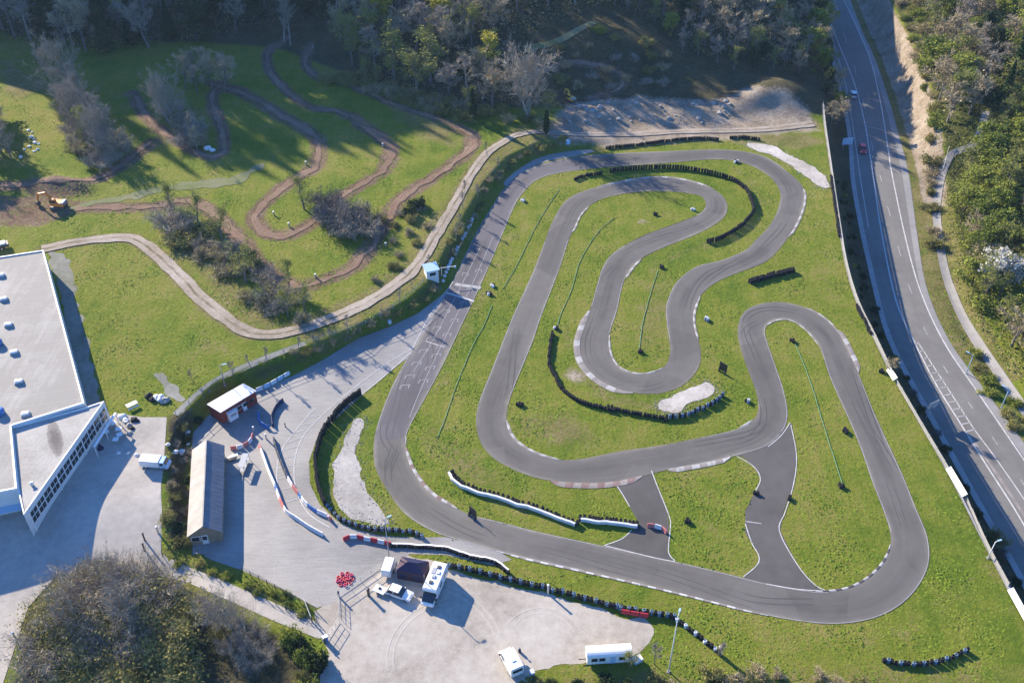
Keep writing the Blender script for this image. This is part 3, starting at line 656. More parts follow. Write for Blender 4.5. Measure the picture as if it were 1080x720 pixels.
for (u, v, u2, v2) in ((880,0,884,12),(890,35,893,46),(901,70,903,80),(910,105,912,115),(919,150,921,160),(928,185,930,192),(936,218,939,228),(947,260,950,270),(958,300,962,310),(974,345,978,353),(995,386,1000,394),(1021,424,1026,431),(1046,460,1052,469),(1076,505,1082,514)):
    wl([(u, v), ((u+u2)/2, (v+v2)/2), (u2, v2)], 0.2, M_WORN)
wl([(913,133),(925,136),(935,139)], 0.3, M_WORN)
wl([(1022,459),(1050,498),(1085,551)], 0.6, M_PALEK, 0.05)
ribbon('path', [(1040,118),(1033,140),(1025,154),(1005,162),(995,180),(989,205),(988,232),(995,280),(1008,320),(1028,357),(1055,397),(1082,437),(1120,500)], 1.9, 0.12, M_PATH, 8, 1.0, 3)

q0_, q1_ = int(0.6*KS), int(10.6*KS)
strip('start_straight', (TL*0.97+TR*0.03)[q0_:q1_], (TL*0.03+TR*0.97)[q0_:q1_], 0.05, M_START, 1, mask=False)
# ------------------------------------------------------------------ paint on the start straight and in the pit lane
pm = lambda pts, wd=0.16, mat=M_PAINT, off=0.062: ribbon('track_marking', pts, wd, off, mat, 6, 1.0, 1, mask=False)
pm([(435,368),(410,382),(375,408),(342,436),(320,460),(311,485),(312,515),(325,541),(348,556)])
pm([(478,297),(455,330),(435,368)]); pm([(332,430),(307,460),(295,480),(292,505),(297,530)]); pm([(433,372),(404,398),(383,415)])
for a, b in zip([(338,438),(331,445),(325,452),(319,461),(315,470),(312,480),(311,490),(311,500),(313,512),(318,525)], [(324,440),(316,449),(309,457),(303,467),(298,475),(295,484),(293,494),(293,505),(295,517),(299,530)]): pm([a, ((a[0]+b[0])/2, (a[1]+b[1])/2), b], 0.12)
pm([(471,309),(488,314),(500,318)], 0.5); pm([(480,300),(495,302),(507,304)], 1.0, M_WORN); pm([(449,360),(468,366)], 0.18)
for i in range(9):
    f = i/8.0
    for du in (0.22, 0.62):
        s_ = 2.2+f*3.0+(0.17 if du > 0.5 else 0); q = int(s_*KS)
        c0 = TL[q]*(1-du)+TR[q]*du; c1 = TL[q]*(1-du-0.2)+TR[q]*(du+0.2)
        t = TL[q+1]-TL[q]; t = t/np.hypot(*t)
        for P in ([c0, c1], [c0, c0-t*1.0], [c1, c1-t*1.0]): ribbon('track_marking', [tuple(x) for x in P], 0.12, 0.062, M_WORN, 4, 0.7, 1, world=True, mask=False)
pm([(520,250),(498,300),(470,355),(445,408),(432,440)], 0.1, M_WORN)
pm([(506,262),(484,306),(458,356),(436,392)], 0.1, M_WORN)
# tyre tracks on the car park
tk_ = 0.0
M_TTRACK = gravel('tyre_tracks', (0.33, 0.30, 0.255), (0.42, 0.38, 0.325), (0.50, 0.46, 0.40))
for c0, r, a0, a1 in (((572,676),5,20,150),((480,690),9,100,200),((425,700),14,20,75),((600,655),11,200,250)):
    cw = W(*c0); pts = [(cw.x+r*math.cos(R_(a)), cw.y+r*math.sin(R_(a))) for a in range(a0, a1, 8)]
    for rr in (0, 0.9): tk_ += 0.003; ribbon('tyre_track', [((x-cw.x)*(1+rr/r)+cw.x, (y-cw.y)*(1+rr/r)+cw.y) for x, y in pts], 0.3, 0.033+tk_, M_TTRACK, 4, 0.6, 1, world=True, mask=False)

# tufts of grass all over the sunny fields (one mass)
NT_ = 190000
xs = RNG.uniform(-150, 190, NT_*2); ys = RNG.uniform(72, 262, NT_*2)
keep = RNG.random(NT_*2) < np.clip(1.15-(ys-72)/260, 0.3, 1)
xs, ys = xs[keep], ys[keep]
lim = (ys*0.52+28); keep = (np.abs(xs) < lim) & ~masked(xs+RNG.normal(0, .22, len(xs)), ys+RNG.normal(0, .22, len(xs))); xs, ys = xs[keep], ys[keep]
def grid_at(A, x, y): 
    i = np.clip(np.searchsorted(GX, x)-1, 0, len(GX)-2); j = np.clip(np.searchsorted(GY, y)-1, 0, len(GY)-2); return A[j, i]
cv = grid_at(cover, xs, ys); keep = (cv[:, 0] < 0.5) & (cv[:, 2] < 0.4); xs, ys, cv = xs[keep], ys[keep], cv[keep]
clump = 0.5+0.5*np.sin(xs*0.31+2*np.sin(ys*0.23))*np.sin(ys*0.27+1.7*np.sin(xs*0.19))
keep = RNG.random(len(xs)) < 0.35+0.65*clump; xs, ys, cv, clump = xs[keep], ys[keep], cv[keep], clump[keep]
n = len(xs); hh = RNG.uniform(0.05, 0.17, n)*(0.35+1.0*clump); rr = RNG.uniform(0.12, 0.34, n)
zz = H(xs, ys)-0.02; an = RNG.uniform(0, 6.28, n); V = np.empty((n, 4, 3), np.float32)
for q in range(3):
    a = an+q*2.094; V[:, q] = np.stack([xs+rr*np.cos(a), ys+rr*np.sin(a), zz], 1)
V[:, 3] = np.stack([xs+RNG.normal(0, .06, n), ys+RNG.normal(0, .06, n), zz+hh], 1)
b = (np.arange(n)*4)[:, None, None]; Fq = (b+np.array([[0, 1, 3], [1, 2, 3], [2, 0, 3]])[None]).reshape(-1, 3)
me = bpy.data.meshes.new('grass'); me.vertices.add(n*4); me.vertices.foreach_set('co', V.reshape(-1)); me.loops.add(Fq.size); me.loops.foreach_set('vertex_index', Fq.ravel().astype(np.int32))
me.polygons.add(len(Fq)); me.polygons.foreach_set('loop_start', np.arange(0, Fq.size, 3, dtype=np.int32)); me.update(calc_edges=True)
k = NT('grass_blades', 0.9, 0.15); f = k.math('ADD', k.math('MULTIPLY', k.noise(0.05, 3), 0.5), k.math('MULTIPLY', k.noise(1.5, 3), 0.5))
me.materials.append(k.col(k.ramp(f, [(0.38, (0.078, 0.138, 0.012)), (0.52, (0.138, 0.200, 0.019)), (0.66, (0.215, 0.238, 0.033))])))
go = bpy.data.objects.new('grass', me); COL.objects.link(go); tag(go, 'short tufted green grass over the verges and infield', 'grass', kind='stuff')
# ------------------------------------------------------------------ vegetation
def bark(name, c):
    k = NT(name, 0.95, 0.1); f = k.noise(2.0, 4, k.objpos())
    r = k.orand(); cc = k.ramp(f, [(0.3, tuple(x*0.7 for x in c)), (0.7, tuple(x*1.3 for x in c))])
    return k.col(k.mix(k.math('MULTIPLY', r, 0.35), cc, tuple(x*0.6 for x in c)))
def leafm(name, a, b, c, trans=0.25):
    k = NT(name, 0.85, 0.15); f = k.math('ADD', k.math('MULTIPLY', k.noise(0.9, 3, k.objpos()), 0.6), k.math('MULTIPLY', k.noise(5, 2, k.objpos()), 0.4))
    f = k.math('ADD', k.math('MULTIPLY', f, 0.8), k.math('MULTIPLY', k.orand(), 0.2))
    col = k.ramp(f, [(0.36, a), (0.52, b), (0.68, c)]); k.col(col)
    tr = k.n('ShaderNodeBsdfTranslucent'); k.link(col, tr.inputs[0]); mx = k.n('ShaderNodeMixShader'); mx.inputs[0].default_value = trans
    k.link(k.b.outputs[0], mx.inputs[1]); k.link(tr.outputs[0], mx.inputs[2]); k.link(mx.outputs[0], k.t.nodes['Material Output'].inputs[0]); return k.m
B_GREY = bark('grey_bark', (0.19, 0.165, 0.15)); B_DARK = bark('dark_bark', (0.09, 0.075, 0.06)); B_PALE = bark('pale_bark', (0.30, 0.27, 0.24))
TW_GREY = bark('grey_twigs', (0.33, 0.285, 0.22)); TW_TAN = bark('tan_twigs', (0.40, 0.325, 0.20)); TW_DARK = bark('dark_twigs', (0.16, 0.14, 0.12)); TW_GREEN = bark('mossy_twigs', (0.25, 0.245, 0.10))
L_BUD = leafm('young_leaves', (0.14, 0.16, 0.03), (0.25, 0.27, 0.05), (0.36, 0.36, 0.08))
L_GREEN = leafm('green_leaves', (0.095, 0.13, 0.02), (0.205, 0.24, 0.038), (0.34, 0.35, 0.07))
L_DARK = leafm('evergreen_leaves', (0.016, 0.032, 0.010), (0.032, 0.058, 0.016), (0.065, 0.095, 0.026), 0.1)
L_YELLOW = leafm('yellow_leaves', (0.26, 0.24, 0.02), (0.40, 0.37, 0.04), (0.52, 0.46, 0.09))
L_FIR = leafm('fir_needles', (0.014, 0.034, 0.010), (0.028, 0.065, 0.016), (0.055, 0.11, 0.028), 0.1)
L_WHITE = leafm('white_blossom', (0.42, 0.41, 0.36), (0.60, 0.59, 0.54), (0.75, 0.74, 0.70))
L_OLIVE = leafm('olive_scrub_leaves', (0.13, 0.122, 0.034), (0.235, 0.215, 0.062), (0.35, 0.31, 0.11))

class TreeGen:
    def __init__(s, seed): s.r = np.random.default_rng(seed); s.TV = []; s.TF = []; s.CV = []; s.CF = []; s.CM = []; s.tips = []
    def limb(s, p, d, L, r0, r1, seg, sides, wob, up=0.0):
        """bent tapering limb; returns its points"""
        pts = [p]; rs = [r0]; d = d/np.linalg.norm(d)
        for i in range(seg):
            d = d+s.r.normal(0, wob, 3)+np.array([0, 0, up]); d /= np.linalg.norm(d)
            pts.append(pts[-1]+d*L/seg); rs.append(r0+(r1-r0)*(i+1)/seg)
        b = len(s.TV)
        for i, q in enumerate(pts):
            t = pts[min(i+1, seg)]-pts[max(i-1, 0)]; t /= np.linalg.norm(t); a = np.cross(t, [0.3, 0.8, 0.5]); a /= np.linalg.norm(a); c = np.cross(t, a)
            for k in range(sides):
                th = 6.283*k/sides; s.TV.append(q+(a*math.cos(th)+c*math.sin(th))*rs[i])
        for i in range(seg):
            for k in range(sides):
                k2 = (k+1) % sides; s.TF.append((b+i*sides+k, b+i*sides+k2, b+(i+1)*sides+k2, b+(i+1)*sides+k))
        return pts, d
    def twig(s, p, d, L, wd, m=0):
        d = d/np.linalg.norm(d); q = p+d*L*0.55+s.r.normal(0, 0.08*L, 3); e = q+(d+s.r.normal(0, .3, 3))*L*0.45
        a = np.cross(d, s.r.normal(0, 1, 3)); a = a/(np.linalg.norm(a)+1e-9)*wd/2; b = len(s.CV)
        s.CV += [p-a, p+a, q-a*.7, q+a*.7, e]; s.CF += [(b, b+1, b+3, b+2), (b+2, b+3, b+4)]; s.CM += [m, m]
    def leaf(s, p, size, m=1):
        a = s.r.normal(0, 1, 3); a /= np.linalg.norm(a); c = np.cross(a, s.r.normal(0, 1, 3)); c /= (np.linalg.norm(c)+1e-9); b = len(s.CV); a = a*size*s.r.uniform(.6, 1.1); c = c*size*s.r.uniform(.4, .8)
        s.CV += [p-a, p+c, p+a, p-c]; s.CF.append((b, b+1, b+2, b+3)); s.CM.append(m)
    def make(s, name, label, cat, h, rad, mats, bole=0.3, nlimb=9, ntw=900, nleaf=0, twl=1.1, tww=0.07, lsz=0.28, up=0.12, stems=1, spread=0.9, tr=None, flat=0.0):
        r = s.r; tr = tr or h*0.018+0.04; ends = []
        for st in range(stems):
            off = np.zeros(3) if stems == 1 else np.array([*r.normal(0, rad*0.18, 2), 0]); lean = r.normal(0, 0.05 if stems == 1 else 0.28, 2)
            pts, _ = s.limb(off+np.array([0, 0, -0.4]), np.array([lean[0], lean[1], 1.0]), h*(0.86 if stems == 1 else r.uniform(.5, .85)), tr, tr*0.22, 7, 6, 0.06)
            for i in range(nlimb):
                f = bole+(0.97-bole)*(i+r.random())/nlimb; q = f*7; a = int(min(q, 6)); p = pts[a]+(pts[a+1]-pts[a])*(q-a); th = r.uniform(0, 6.283)+i*2.4
                prof = math.sin(math.pi*min(1, max(0.08, (f-bole)/(1-bole)*0.8+0.2)))**0.7
                L = rad*1.15*max(0.3, prof)*r.uniform(.75, 1.2); el = R_(r.uniform(18, 50)+30*f)*(1-flat)
                d = np.array([math.cos(th)*math.cos(el)*spread, math.sin(th)*math.cos(el)*spread, math.sin(el)])
                lp, ld = s.limb(p, d, L, tr*0.42*(1-0.55*f), 0.02, 4, 4, 0.14, up)
                for g in range(4):
                    m = lp[1+g % 4]; dd = ld+r.normal(0, 0.65, 3); sp, sd2 = s.limb(m, dd, L*r.uniform(.35, .6), 0.03+0.006*tr, 0.012, 2, 3, 0.2, up*.6)
                    ends += [(sp[1], sd2), (sp[2], sd2), ((sp[1]+sp[2])/2, sd2)]
                ends += [(lp[3], ld), (lp[4], ld)]
        n = len(ends)
        for i in range(ntw):
            p, d = ends[r.integers(n)]; s.twig(p+r.normal(0, 0.25, 3)*rad*0.22, d+r.normal(0, 0.55, 3)+np.array([0, 0, .25]), twl*r.uniform(.5, 1.3), tww)
        if nleaf:
            cl = r.permutation(n)[:max(8, int(n*0.75))]
            for i in range(nleaf):
                p, d = ends[cl[r.integers(len(cl))]]; s.leaf(p+r.normal(0, 1, 3)*np.array([.3, .3, .24])*rad*0.42, lsz)
        return s.finish(name, label, cat, mats)
    def conifer(s, name, label, cat, h, rad, mats, n=2600, slim=False):
        r = s.r; pts, _ = s.limb(np.array([0, 0, -.4]), np.array([0, 0, 1.0]), h, h*.016+.05, .02, 5, 6, .01)
        for i in range(n):
            f = r.random()**0.8; z = h*(0.06+0.93*f); R = rad*((1-f)**0.75 if not slim else (math.sin(math.pi*min(1, f*.86+.14))**.6)); tier = 0.72+0.28*math.sin(z*5.2+r.normal(0, .4))
            th = r.uniform(0, 6.283); rr_ = R*tier*r.uniform(.55, 1.0)*(1+.16*math.sin(3*th+z)); p = np.array([rr_*math.cos(th), rr_*math.sin(th), z-rr_*0.22])
            s.leaf(p, 0.30, 1)
        for i in range(60):
            z = h*r.uniform(.08, .9); th = r.uniform(0, 6.283); s.twig(np.array([0, 0, z]), np.array([math.cos(th), math.sin(th), -.1 if not slim else 1.2]), rad*.8*(1-z/h)+.1, .06)
        return s.finish(name, label, cat, mats)
    def finish(s, name, label, cat, mats):
        root = empty(name, (0, 0, -500), 0, label, cat)
        t = mesh_np('trunk', s.TV, s.TF, mats[0], root, None, True); c = mesh_np('crown', s.CV, s.CF, [mats[1], mats[2] if len(mats) > 2 else mats[1]], root, s.CM)
        return root
def bush(seed, name, label, rad, h, mats, ntw=700, nleaf=0, tww=.065, lsz=.22, nst=14):
    s = TreeGen(seed); r = s.r; ends = []
    for i in range(nst):
        th = r.uniform(0, 6.283); rr_ = rad*.35*math.sqrt(r.random()); p = np.array([rr_*math.cos(th), rr_*math.sin(th), -.2]); d = np.array([math.cos(th)*r.uniform(.1, .9), math.sin(th)*r.uniform(.1, .9), 1.0])
        L = h*r.uniform(.65, 1.05); pts, dd = s.limb(p, d, L, .05, .015, 4, 4, .16, -.02)
        ends += [(pts[2], dd), (pts[3], dd), (pts[4], dd), ((pts[2]+pts[3])/2, dd)]
    for i in range(ntw):
        p, d = ends[r.integers(len(ends))]; s.twig(p+r.normal(0, .14, 3)*rad, d+r.normal(0, .7, 3), .9*r.uniform(.5, 1.4), tww)
    for i in range(nleaf):
        p, d = ends[r.integers(len(ends))]; q = p+r.normal(0, .2, 3)*rad; q[2] = abs(q[2])*.95+.02; s.leaf(q, lsz)
    root = empty(name, (0, 0, -500), 0, label, 'shrub')
    mesh_np('trunk', s.TV, s.TF, mats[0], root, None, True).name = 'stem'; mesh_np('crown', s.CV, s.CF, [mats[1], mats[2] if len(mats) > 2 else mats[1]], root, s.CM).name = 'foliage'
    return root
PROTO = {}
def P_(key, fn): PROTO.setdefault(key, []).append(fn)
for i in range(4): P_('bare', TreeGen(10+i).make('bare_tree', 'x', 'tree', 13, 3.0, [B_GREY, TW_GREY], .32, 11, 1000, 0, 1.1, .085))
for i in range(2): P_('slender', TreeGen(20+i).make('bare_tree', 'x', 'tree', 15, 2.1, [B_PALE, TW_GREY], .42, 10, 700, 0, 1.0, .08))
for i in range(2): P_('tan', TreeGen(30+i).make('bare_tree', 'x', 'tree', 11, 3.2, [B_GREY, TW_TAN], .25, 11, 1000, 60, 1.0, .085))
for i in range(2): P_('round', TreeGen(40+i).make('bare_tree', 'x', 'tree', 12, 5.4, [B_PALE, TW_GREY], .2, 15, 2200, 0, 1.3, .085, stems=2))
for i in range(3): P_('bud', TreeGen(50+i).make('budding_tree', 'x', 'tree', 11, 3.2, [B_GREY, TW_GREEN, L_BUD], .25, 11, 600, 620, 1.0, .05, .20))
for i in range(3): P_('leafy', TreeGen(60+i).make('leafy_tree', 'x', 'tree', 10, 3.4, [B_DARK, TW_GREEN, L_GREEN], .15, 13, 250, 2400, .9, .05, .27))
for i in range(3): P_('ivy', TreeGen(70+i).make('ivy_tree', 'x', 'tree', 12, 2.4, [B_DARK, TW_DARK, L_DARK], .08, 16, 350, 2300, .9, .05, .25))
P_('yellow', TreeGen(80).make('yellow_tree', 'x', 'tree', 12, 3.0, [B_GREY, TW_TAN, L_YELLOW], .25, 12, 300, 2000, .9, .05, .25))
for i in range(2): P_('fir', TreeGen(90+i).conifer('fir_tree', 'x', 'tree', 15, 2.7, [B_DARK, TW_DARK, L_FIR]))
P_('column', TreeGen(95).conifer('cypress_tree', 'x', 'tree', 8, 0.9, [B_DARK, TW_DARK, L_DARK], 1500, True))
P_('blossom', TreeGen(97).make('blossom_tree', 'x', 'tree', 5, 2.4, [B_DARK, TW_GREY, L_WHITE], .2, 11, 200, 1900, .7, .04, .2))
for i in range(3): P_('scrub', bush(110+i, 'bare_shrub', 'x', 1.7, 2.6, [B_GREY, TW_GREY], 650))
for i in range(3): P_('tanscrub', bush(120+i, 'bare_shrub', 'x', 1.8, 2.4, [B_GREY, TW_TAN, L_OLIVE], 600, 160))
for i in range(3): P_('olive', bush(130+i, 'olive_shrub', 'x', 1.9, 2.3, [B_GREY, TW_GREEN, L_OLIVE], 380, 900))
for i in range(3): P_('green', bush(140+i, 'green_shrub', 'x', 1.9, 2.2, [B_DARK, TW_GREEN, L_GREEN], 150, 1500))
for i in range(2): P_('dark', bush(150+i, 'evergreen_shrub', 'x', 1.5, 2.2, [B_DARK, TW_DARK, L_DARK], 120, 1500))
for i in range(2): P_('darkbare', bush(160+i, 'bare_shrub', 'x', 2.6, 4.2, [B_DARK, TW_DARK], 1400, 60, .075, nst=20))
for i in range(2): P_('greybare', bush(165+i, 'bare_shrub', 'x', 2.8, 4.6, [B_GREY, TW_GREY], 1400, 0, .075, nst=22))
for i in range(4): P_('nearbare', bush(170+i, 'bare_shrub', 'x', 2.7, 4.6, [B_GREY, TW_GREY, L_OLIVE], 2700, 260, .036, .13, nst=24))
for i in range(3): P_('nearolive', bush(180+i, 'olive_shrub', 'x', 2.6, 4.2, [B_GREY, TW_GREEN, L_OLIVE], 1500, 1900, .036, .17, nst=20))
PH = {'nearbare': 4.6, 'nearolive': 4.2, 'bare': 13, 'slender': 15, 'tan': 11, 'round': 12, 'bud': 11, 'leafy': 10, 'ivy': 12, 'yellow': 12, 'fir': 15, 'column': 8, 'blossom': 5, 'scrub': 2.6, 'tanscrub': 2.4, 'olive': 2.3, 'green': 2.2, 'dark': 2.2, 'darkbare': 4.2, 'greybare': 4.6}
used_protos = set()
def put(key, p, h, label, group=None, wide=1.0, i=None):
    pr = PROTO[key][random.randrange(len(PROTO[key])) if i is None else i]; s = h/PH[key]
    o = pr if pr.name not in used_protos else dup(pr, p)
    if pr.name not in used_protos: used_protos.add(pr.name)
    o.location = p; o.rotation_euler = (0, 0, random.uniform(0, 6.28)); o.scale = (s*wide, s*wide*random.uniform(.92, 1.08), s); o['label'] = label
    if group: o['group'] = group
    elif 'group' in o: del o['group']
    return o
def tree(key, u, v, h, label, group=None, wide=1.0): return put(key, W(u, v), h, label, group, wide)

KIND_TXT = {'nearbare': 'grey twiggy tangled shrub', 'nearolive': 'olive green leafing shrub', 'bare': 'bare grey twiggy tree', 'slender': 'tall slender bare tree with a pale trunk', 'tan': 'bare tree with tan brown twigs', 'round': 'broad bare tree', 'bud': 'tree just coming into yellow-green leaf', 'leafy': 'leafy mid green tree',
            'ivy': 'dark ivy-clad evergreen tree', 'fir': 'dark green fir tree', 'yellow': 'bright yellow leafed tree', 'scrub': 'bare grey shrub', 'tanscrub': 'bare tan shrub', 'olive': 'olive green shrub', 'green': 'leafy green shrub', 'dark': 'dark evergreen shrub', 'darkbare': 'dark bare tangled shrub', 'greybare': 'grey bare tangled shrub', 'blossom': 'white blossoming tree'}
GRP = {'nearbare': 'twiggy shrubs', 'nearolive': 'leafing shrubs', 'bare': 'bare grey trees', 'slender': 'slender pale trees', 'tan': 'tan bare trees', 'round': 'broad bare trees', 'bud': 'budding trees', 'leafy': 'leafy trees', 'ivy': 'ivy-clad trees', 'fir': 'fir trees', 'yellow': 'yellow trees', 'scrub': 'bare grey shrubs', 'tanscrub': 'bare tan shrubs', 'olive': 'olive shrubs', 'green': 'green shrubs', 'dark': 'evergreen shrubs', 'darkbare': 'dark tangled shrubs', 'greybare': 'grey tangled shrubs', 'blossom': 'blossom trees'}
ALLP = []
def scatter(px, spacing, mix, hrange, where, seed, world=False, maxn=999, wide=(1.05, 1.45), M=None):
    rg = np.random.default_rng(seed); P = np.array([p[:2] for p in (px if world else WL(px))]); x0, y0 = P.min(0); x1, y1 = P.max(0); out = []
    keys = list(mix); pr = np.array([mix[k] for k in keys], float); pr /= pr.sum(); tries = int((x1-x0)*(y1-y0)/spacing**2*14)
    cand = np.c_[rg.uniform(x0, x1, tries), rg.uniform(y0, y1, tries)]; ok = in_poly(P, cand[:, 0], cand[:, 1]) & ~masked(cand[:, 0], cand[:, 1])
    for c in cand[ok]:
        if len(out) >= maxn: break
        if all((c[0]-q[0])**2+(c[1]-q[1])**2 > spacing**2 for q in out): out.append(c)
    for c in out:
        k_ = keys[rg.choice(len(keys), p=pr)]; h = rg.uniform(*hrange)*(1 if PH[k_] > 4.9 else 0.32 if PH[k_] < 3 else .5)
        put(k_, Vector((c[0], c[1], float(H(c[0], c[1]))-.1)), h, KIND_TXT[k_]+' '+where, GRP[k_]+' '+where, rg.uniform(*wide))
    ALLP.append((where, len(out)))
WOOD = {'bare': 4, 'slender': 2, 'tan': 4, 'bud': 3.4, 'ivy': 1.4, 'leafy': 1.2, 'fir': .3, 'yellow': .35}
# northern woods, left to right
scatter([(-20,-14),(-12,38),(10,46),(50,52),(110,56),(150,52),(200,46),(262,34),(300,24),(352,22),(352,-14)], 5.6, {'bare': 3, 'slender': 1.5, 'ivy': 3, 'fir': 1.4, 'bud': .7, 'tan': 1.6}, (12, 17), 'in the shaded wood above the motocross field', 1, wide=(1.2, 1.7))
scatter([(352,-14),(352,40),(372,70),(400,84),(440,100),(500,114),(522,114),(516,84),(506,52),(560,12),(640,0),(640,-14)], 5.6, WOOD, (11, 16), 'in the wood behind the top motocross corner', 2, wide=(1.15, 1.6))
scatter([(640,-14),(640,4),(700,24),(724,54),(770,64),(800,62),(850,66),(866,66),(866,40),(856,-14)], 5.4, {'bare': 4, 'slender': 1, 'tan': 4, 'bud': 2.6, 'ivy': 1.2, 'leafy': 1.4, 'yellow': .2}, (8, 11), 'on the wooded slope behind the dirt yard', 3, wide=(1.2, 1.7))
scatter([(855,30),(866,30),(877,90),(884,130),(876,140),(866,100)], 4.0, {'ivy': 3, 'tan': 2, 'leafy': 2, 'olive': 2}, (7, 10), 'on the bank between dirt yard and highway', 4, maxn=16)
scatter([(556,70),(580,56),(640,30),(700,52),(720,84),(690,96),(640,98),(600,96)], 4.6, {'scrub': 3, 'tanscrub': 3, 'olive': 3, 'green': 1}, (4, 7), 'scattered over the shaded clearing above the dirt yard', 45, maxn=44)
scatter([(650,8),(700,32),(728,66),(770,76),(850,80),(850,66),(770,64),(722,50),(690,22)], 4.2, {'bare': 3, 'tan': 4, 'bud': 2.5, 'ivy': .8, 'leafy': 1}, (5.5, 8), 'along the wood edge behind the dirt yard', 46, maxn=34)
scatter([(946,-14),(966,-14),(984,100),(990,136),(982,140),(972,110),(960,50)], 3.6, {'olive': 3, 'tanscrub': 3, 'green': 2}, (5, 9), 'along the brow of the rock cutting', 47, maxn=30)
# right hillside
scatter([(968,-14),(978,50),(986,110),(992,134),(1004,136),(1022,124),(1050,104),(1092,100),(1092,-14)], 4.7, {'bare': 3.5, 'tan': 3.5, 'bud': 1.6, 'leafy': 2, 'ivy': 1.0, 'olive': 1}, (8, 12), 'on the hillside above the rock cutting', 5, wide=(1.3, 1.8))
scatter([(1048,120),(1038,164),(1017,186),(1011,235),(1021,300),(1048,350),(1078,392),(1096,420),(1100,300),(1096,100)], 3.9, {'leafy': 6, 'bud': 3, 'tan': 1.5, 'olive': 1.5, 'green': 2}, (6.5, 10), 'on the slope beside the lane across the highway', 6, wide=(1.3, 1.8))
scatter([(976,170),(978,200),(990,290),(996,290),(986,200),(988,165),(978,140)], 3.2, {'olive': 3, 'tanscrub': 3, 'green': 1.5}, (5, 8), 'on the verge above the highway shoulder', 7, maxn=8)
scatter([(1030,366),(1055,400),(1080,440),(1100,470),(1090,480),(1065,448),(1030,398),(1012,370)], 3.4, {'olive': 2, 'green': 2, 'dark': 2}, (3.5, 5), 'in the ditch between highway and lane', 8)
# dark bank between the kart fence and the highway
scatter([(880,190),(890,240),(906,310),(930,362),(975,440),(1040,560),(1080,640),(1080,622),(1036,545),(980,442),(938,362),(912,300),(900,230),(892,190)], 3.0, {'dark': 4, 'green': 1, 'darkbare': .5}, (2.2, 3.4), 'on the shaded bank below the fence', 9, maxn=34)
# scrub line across the motocross field
scatter([(172,220),(190,222),(215,240),(250,268),(300,300),(322,320),(322,342),(290,338),(262,318),(230,284),(200,262),(178,240)], 3.1, {'greybare': 1.5, 'scrub': 1, 'tanscrub': 4, 'bud': 1.6, 'olive': 3}, (6.5, 10), 'in the scrub line beside the farm track', 10, maxn=80)
scatter([(338,212),(352,222),(385,232),(385,250),(360,248),(340,236)], 2.6, {'darkbare': 3, 'greybare': 2, 'scrub': 2}, (7, 10), 'in the thicket inside the motocross bend', 11, maxn=18)
scatter([(395,235),(440,215),(455,235),(440,262),(400,300),(380,300),(420,262)], 4.0, {'olive': 3, 'tanscrub': 3, 'scrub': 1}, (3.5, 5), 'on the rough bank beside the farm track', 12, maxn=16)
scatter([(505,108),(560,118),(590,128),(585,140),(555,132),(510,124)], 3.8, {'bud': 1, 'olive': 3, 'tanscrub': 2, 'bare': 1}, (6, 9), 'along the top edge of the motocross field', 13, maxn=16)
scatter([(340,86),(380,96),(430,112),(500,128),(500,116),(440,98),(390,82)], 3.2, {'olive': 3, 'bud': 1.5, 'tanscrub': 2}, (6, 9), 'at the foot of the motocross wood', 14, maxn=26)
# bank top beside the pit lane
scatter([(470,262),(492,226),(514,190),(534,168),(565,152),(600,147),(600,152),(568,158),(540,174),(520,196),(498,234),(478,270)], 2.2, {'tanscrub': 3, 'olive': 2}, (3, 4.5), 'along the bank above the start straight', 15, maxn=40)
scatter([(300,372),(345,358),(400,336),(440,314),(452,300),(458,306),(446,322),(400,344),(345,367),(300,382)], 2.2, {'tanscrub': 3, 'olive': 2, 'dark': 1}, (2.6, 4), 'along the bank above the pit lane', 16, maxn=36)
for i, (u, v) in enumerate(((262,386),(276,382),(292,377),(312,370),(330,363),(346,358),(366,351),(384,345),(402,336),(420,322),(438,306),(456,284),(466,268),(476,252),(484,238),(494,222),(503,206),(516,188),(527,174))):
    if i % 5 == 2: continue
    put('slender', W(u+random.uniform(-6, 6), v+random.uniform(-3, 3)), random.uniform(2.4, 5.2), 'thin bare sapling in the row along the bank top above the pit lane', 'saplings along the bank top', random.uniform(.9, 1.3))
# hedge strip between yard and paddock
scatter([(180,452),(204,432),(212,440),(202,462),(199,500),(198,575),(178,575),(179,500)], 2.1, {'dark': 3, 'scrub': 2, 'tanscrub': 2, 'olive': 2}, (2.6, 4.2), 'in the strip between yard and clubhouse', 17, maxn=34)
# the thicket in the lower corner
scatter([(44,730),(46,668),(76,632),(100,622),(150,622),(178,634),(190,680),(184,730)], 3.0, {'nearbare': 4, 'nearolive': 3.4}, (9, 12), 'in the big thicket beside the yard', 18, maxn=52)
scatter([(36,704),(66,636),(92,616),(150,612),(150,620),(95,628),(70,646),(36,700)], 2.4, {'nearolive': 3, 'tanscrub': 1.5, 'nearbare': 1}, (6, 8.5), 'along the edge of the big thicket', 19, maxn=24)
scatter([(232,664),(262,664),(290,676),(286,700),(262,706),(236,690)], 2.4, {'nearbare': 2, 'nearolive': 2}, (4, 5.5), 'under the lone tree by the driveway', 20, maxn=6)
scatter([(176,588),(205,592),(250,604),(256,613),(205,600)], 1.9, {'green': 3, 'olive': 1}, (2, 2.8), 'on the verge between driveway and clubhouse', 21, maxn=14)
scatter([(260,612),(300,628),(328,644),(326,650),(296,637),(262,622)], 1.9, {'green': 3}, (2.2, 3), 'on the verge beside the entrance rail', 22, maxn=14)
scatter([(300,672),(322,682),(338,700),(330,740),(306,740),(318,706)], 1.9, {'dark': 3, 'olive': 2, 'green': 2}, (6.5, 9), 'in the clipped hedge beside the car park', 23, maxn=20, wide=(.6, .8))
